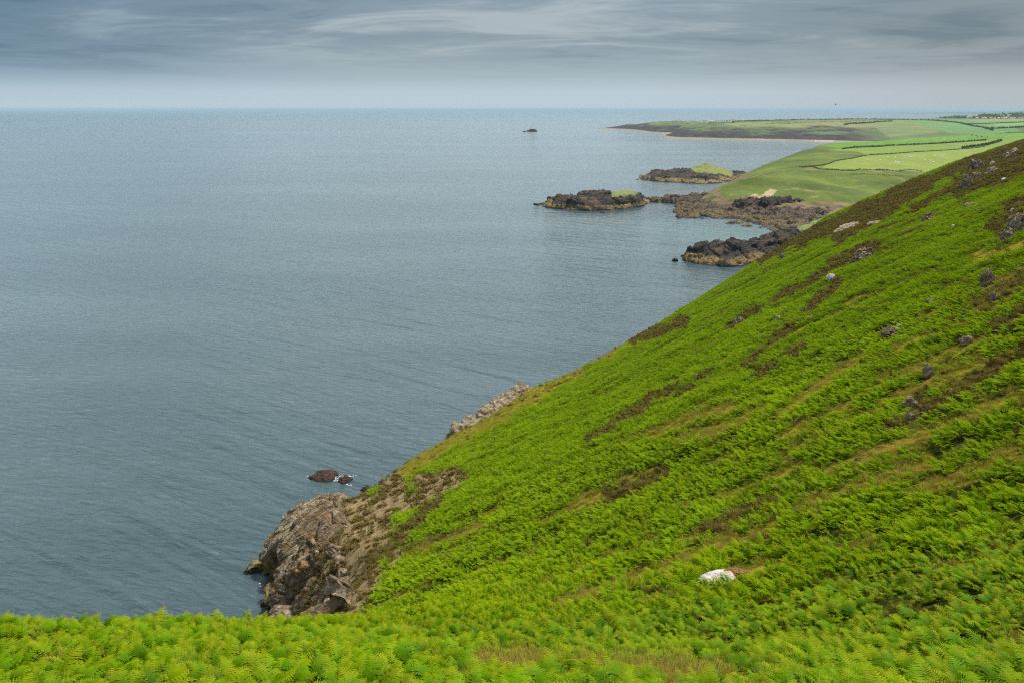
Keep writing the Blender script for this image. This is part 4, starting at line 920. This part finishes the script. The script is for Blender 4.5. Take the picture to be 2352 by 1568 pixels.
building('barn', 2080, 272.5, 24, 14, 5, 3.2, M_stone, M_rust, 'low brown roofed barn in the middle of the far farmyard', 'barn', -0.1, M_slate)
building('barn', 2092, 273.0, 16, 18, 7, 3.5, M_stone, M_rust, 'tall barn with a big pale door, right end of the far farmyard', 'barn', 0.0, M_board)
building('shed', 2106, 272.8, 6, 5, 3, 1.2, M_white, M_tin, 'small white shed just right of the far farmyard', 'shed', 0.2, M_slate)
building('farmhouse', 2227, 271.3, 20, 8, 5, 3, M_white, M_slate, 'long white farmhouse among hedges on the far fields', 'house', 0.1, None, True)
building('cottage', 2301, 268.6, 14, 8, 4.5, 3, M_white, M_slate, 'white cottage in front of the far tree belt', 'house', 0.1, None, True)
building('cottage', 2319, 268.2, 18, 8, 5, 3, M_white, M_slate, 'wider white house in front of the far tree belt', 'house', -0.1, None, True)
building('cottage', 2343, 268.0, 12, 8, 4.5, 3, M_white, M_slate, 'white cottage by the right edge of the picture in front of the trees', 'house', 0.0, None, True)
building('cottage', 1681, 282.0, 11, 7, 4, 3, M_stone, M_slate, 'dark roofed cottage beside the row of caravans on the headland', 'house', 0.0, None, True)
# static caravans, one built and then copied
def caravan():
    o = bpy.data.objects.new('caravan', None); C.objects.link(o)
    bm = bmesh.new(); bmesh.ops.create_cube(bm, size=1)
    for v in bm.verts: v.co = Vector((v.co.x * 10, v.co.y * 3.2, v.co.z * 2.7 + 1.85))
    bmesh.ops.bevel(bm, geom=bm.edges[:], offset=0.35, segments=2, affect='EDGES'); me = bpy.data.meshes.new('body'); bm.to_mesh(me); bm.free(); me.materials.append(M_white); link('body', me, o)
    for q in (-3.4, -1, 3.0):
        V, Fc = [], []; box(V, Fc, q - .7, q + .7, -1.66, -1.5, 1.7, 2.6); link('window', make_mesh('window', V, Fc, (M_glass,), False), o)
    V, Fc = [], []; box(V, Fc, 0.6, 1.4, -1.65, -1.5, .7, 2.6); link('door', make_mesh('door', V, Fc, (M_board,), False), o)
    for q in (-2.5, 2.5):
        V, Fc = [], []; box(V, Fc, q - .4, q + .4, -1.2, 1.2, 0, .55); link('wheel', make_mesh('wheel', V, Fc, (M_slate,), False), o)
    return o
c0 = caravan()
for i, (px_, py_, sc, lb) in enumerate([(1580, 284.4, 1.0, 'leftmost white caravan on the headland top, well apart from the others'), (1608, 283.6, 1.0, 'white caravan on the headland between the lone one and the row'),
                                        (1624, 283.0, .8, 'small white caravan at the left end of the headland row'), (1633, 283.0, 1.5, 'longest white caravan in the headland row'),
                                        (1651, 282.6, 1.1, 'white caravan in the middle of the headland row'), (1660, 282.4, 1.2, 'white caravan right of the middle of the headland row'), (1675, 282.4, 1.1, 'white caravan next to the dark roofed cottage')]):
    o = c0
    if i:
        o = c0.copy(); C.objects.link(o)
        for ch in list(c0.children): d = ch.copy(); C.objects.link(d); d.parent = o
    x, y, z = cast(far, px_, py_, FY0, FY1); o.location = (x, y, z); o.scale = (sc * 1.15,) * 3; o.rotation_euler = (0, 0, rng.uniform(-.3, .3)); tag(o, lb, 'caravan', 'caravans on the headland top')

# grazing animals: one continuous body grown round a skeleton
def beast(name, pts, edges, rad, mat):
    me = bpy.data.meshes.new(name); me.from_pydata(pts, edges, []); o = bpy.data.objects.new(name, me); C.objects.link(o)
    sk = o.modifiers.new('skin', 'SKIN')
    for v, r in zip(me.skin_vertices[0].data, rad): v.radius = (r, r)
    me.skin_vertices[0].data[1].use_root = True
    s = o.modifiers.new('sub', 'SUBSURF'); s.levels = 1; s.render_levels = 1
    dg = bpy.context.evaluated_depsgraph_get(); m2 = bpy.data.meshes.new_from_object(o.evaluated_get(dg)); bpy.data.objects.remove(o)
    m2.materials.clear(); m2.materials.append(mat); return m2
def animal(name, sc, wool, mat):
    b = 0.27 * wool
    pts = [(-.50, 0, .62), (0, 0, .62), (.42, 0, .64), (.60, 0, .52), (.72, 0, .22), (.82, 0, .08)]
    ed = [(0, 1), (1, 2), (2, 3), (3, 4), (4, 5)]; rad = [b * .85, b * 1.05, b * .95, .14, .10, .07]
    for x, s, j in ((-.45, 1, 0), (-.45, -1, 0), (.36, 1, 2), (.36, -1, 2)):
        k = len(pts); hk = -.06 if x < 0 else .02
        pts += [(x, s * .13, .42), (x + hk, s * .14, .24), (x, s * .14, .0)]; ed += [(j, k), (k, k + 1), (k + 1, k + 2)]; rad += [.09, .055, .045]
    k = len(pts); pts += [(-.68, 0, .50)]; ed += [(0, k)]; rad += [.04]
    return beast(name, [(a * sc, c * sc, d * sc) for a, c, d in pts], ed, [r * sc for r in rad], mat)
M_wool = plain('fleece', (0.74, 0.71, 0.62), 0.95, 0.08); M_cow = plain('cow_hide', (0.055, 0.026, 0.018), 0.7, 0.3); M_cowr = plain('red_cow_hide', (0.16, 0.05, 0.025), 0.7, 0.2)
sheep_me = animal('sheep', 1.0, 1.0, M_wool); cow_me = animal('cow', 1.75, 0.95, M_cow); cowr_me = cow_me.copy(); cowr_me.materials[0] = M_cowr
def flock(hf, L, y0, y1, me, name, cat, label, group, sc=1.0):
    for a, b in L:
        x, y, z = cast(hf, a, b, y0, y1, 1500); o = link(name, me, None, (x, y, z)); o.rotation_euler = (0, 0, rng.uniform(0, 6.28)); o.scale = (sc * rng.uniform(.85, 1.15),) * 3; tag(o, label, cat, group)
def z1(L): return [((2600 + x / 5.88) * 0.784, (300 + y / 5.88) * 0.784) for x, y in L]
S1 = [(135, 945), (270, 928), (312, 932), (355, 917), (297, 965), (350, 982), (387, 942), (380, 955), (400, 952), (345, 945), (465, 942), (488, 930), (595, 930), (590, 965), (615, 898), (643, 935), (536, 945), (423, 950), (5, 960), (110, 977), (135, 975), (195, 977),
      (137, 1036), (140, 1058), (180, 1040), (195, 1042), (180, 1060), (200, 1072), (265, 1044), (45, 1082), (437, 1065), (645, 1015), (740, 1017), (733, 1050), (785, 1042), (800, 1042), (805, 930), (823, 932), (863, 918), (875, 928), (907, 930), (950, 916), (985, 916), (923, 958), (963, 960), (1005, 968)]
S1p = z1(S1) + [(2504 * .784, 476 * .784), (2527 * .784, 473 * .784), (2540 * .784, 472 * .784), (2545 * .784, 470 * .784), (2578 * .784, 472 * .784)]
S2 = [(410, 638), (430, 638), (380, 650), (615, 640), (640, 640), (660, 653), (770, 632), (800, 630), (808, 648), (850, 632), (975, 620), (1098, 635), (1125, 638), (1165, 645), (1275, 600), (1325, 608), (1075, 660), (980, 660), (2025, 608), (2048, 600), (2090, 592), (1535, 650), (215, 665)]
S3 = [(925, 345), (940, 355), (992, 362), (1040, 370), (1210, 385), (1270, 395), (1345, 455), (1400, 525), (1410, 535), (1490, 525), (1375, 530), (1595, 468), (1110, 465)]
flock(mid, S1p, MY0, MY1, sheep_me, 'sheep', 'sheep', 'small cream white sheep grazing in the nearest pale green field', 'sheep in the nearest field', 1.0)
flock(mid, z1(S2), MY0, MY1, sheep_me, 'sheep', 'sheep', 'tiny white sheep in the bright green field with the cattle', 'sheep in the cattle field', 0.95)
flock(far, z1(S3), FY0, FY1, sheep_me, 'sheep', 'sheep', 'white speck of a sheep on the far rounded pasture', 'sheep on the far pasture', 1.0)
flock(mid, z1([(1143, 597), (1530, 583), (1553, 610), (1460, 575)]), MY0, MY1, cow_me, 'cow', 'cow', 'dark cow standing in the bright green field', 'dark cattle', 1.0)
flock(mid, z1([(1620, 606), (1722, 612)]), MY0, MY1, cowr_me, 'cow', 'cow', 'reddish brown cow in the bright green field right of the dark cattle', 'red cattle', 1.0)
x, y, z = P3(1919, 240.5, 170)   # a gull over the sea
V = [(-.28, 0, 0), (-.1, .07, .02), (.2, .06, .03), (.34, 0, .0), (.2, -.06, .03), (-.1, -.07, .02), (-.05, 0, -.08), (.15, 0, -.07), (-.05, 0, .09), (.15, 0, .09), (0, .35, .14), (.12, .33, .14), (-.12, .72, .03), (0, -.35, .14), (.12, -.33, .14), (-.12, -.72, .03)]
Fc = [(0, 6, 1), (1, 6, 7, 2), (2, 7, 3), (0, 5, 6), (5, 4, 7, 6), (4, 3, 7), (0, 1, 8), (1, 2, 9, 8), (2, 3, 9), (0, 8, 5), (5, 8, 9, 4), (4, 9, 3), (1, 10, 11, 2), (10, 12, 11), (5, 4, 14, 13), (13, 14, 15)]
o = link('bird', make_mesh('bird', V, Fc, (plain('dark_feather', (0.05, 0.05, 0.055), 0.8),), False), None, (x, y, z)); o.rotation_euler = (0.4, 0.1, 0.6); tag(o, 'tiny dark bird in flight above the far horizon', 'bird')

# broken foam round the weedy reefs
R = np.random.default_rng(9); V = []; T = []
for px_, py_, w_, h_, n in ((797, 1093, 26, 2.5, 34), (775, 1097, 12, 4, 30), (770, 1103, 14, 2, 20), (752, 1088, 20, 1.2, 14), (715, 1095, 8, 2, 8), (800, 1113, 12, 1, 10), (640, 1128 + 172, 3, 3, 3), (600, 1345, 8, 6, 10), (835, 1130, 8, 2, 6)):
    for _ in range(int(n * 0.55)):
        x, y = SEA(px_ + R.normal() * w_ * .4, py_ + R.normal() * h_ * .5); r = R.uniform(.02, .08); k = len(V); m_ = 7
        for i in range(m_): t = 2 * math.pi * i / m_; q = r * R.uniform(.5, 1.3); V.append((x + q * 1.8 * math.cos(t), y + q * math.sin(t), 0.02 + 0.01 * R.uniform()))
        T.append(tuple(range(k, k + m_)))
me = make_mesh('sea_foam', V, T, (plain('foam', (0.75, 0.78, 0.8), 0.6),), False); o = link('sea_foam', me); tag(o, 'white broken foam around the weedy reefs', 'foam', None, 'stuff')

# ------------------------------------------------------------ air
V, Fc = [], []; box(V, Fc, -70000, 70000, -3000, 95000, -15.5, 66)
m, nt, out = material('sea_air'); vol = nt.node('ShaderNodeVolumePrincipled', {'Color': (0.35, 0.51, 0.63), 'Density': 0.00006, 'Anisotropy': 0.0}); nt.l.new(vol.outputs[0], out.inputs['Volume'])
o = link('haze', make_mesh('haze', V, Fc, (m,), False)); tag(o, kind='stuff')
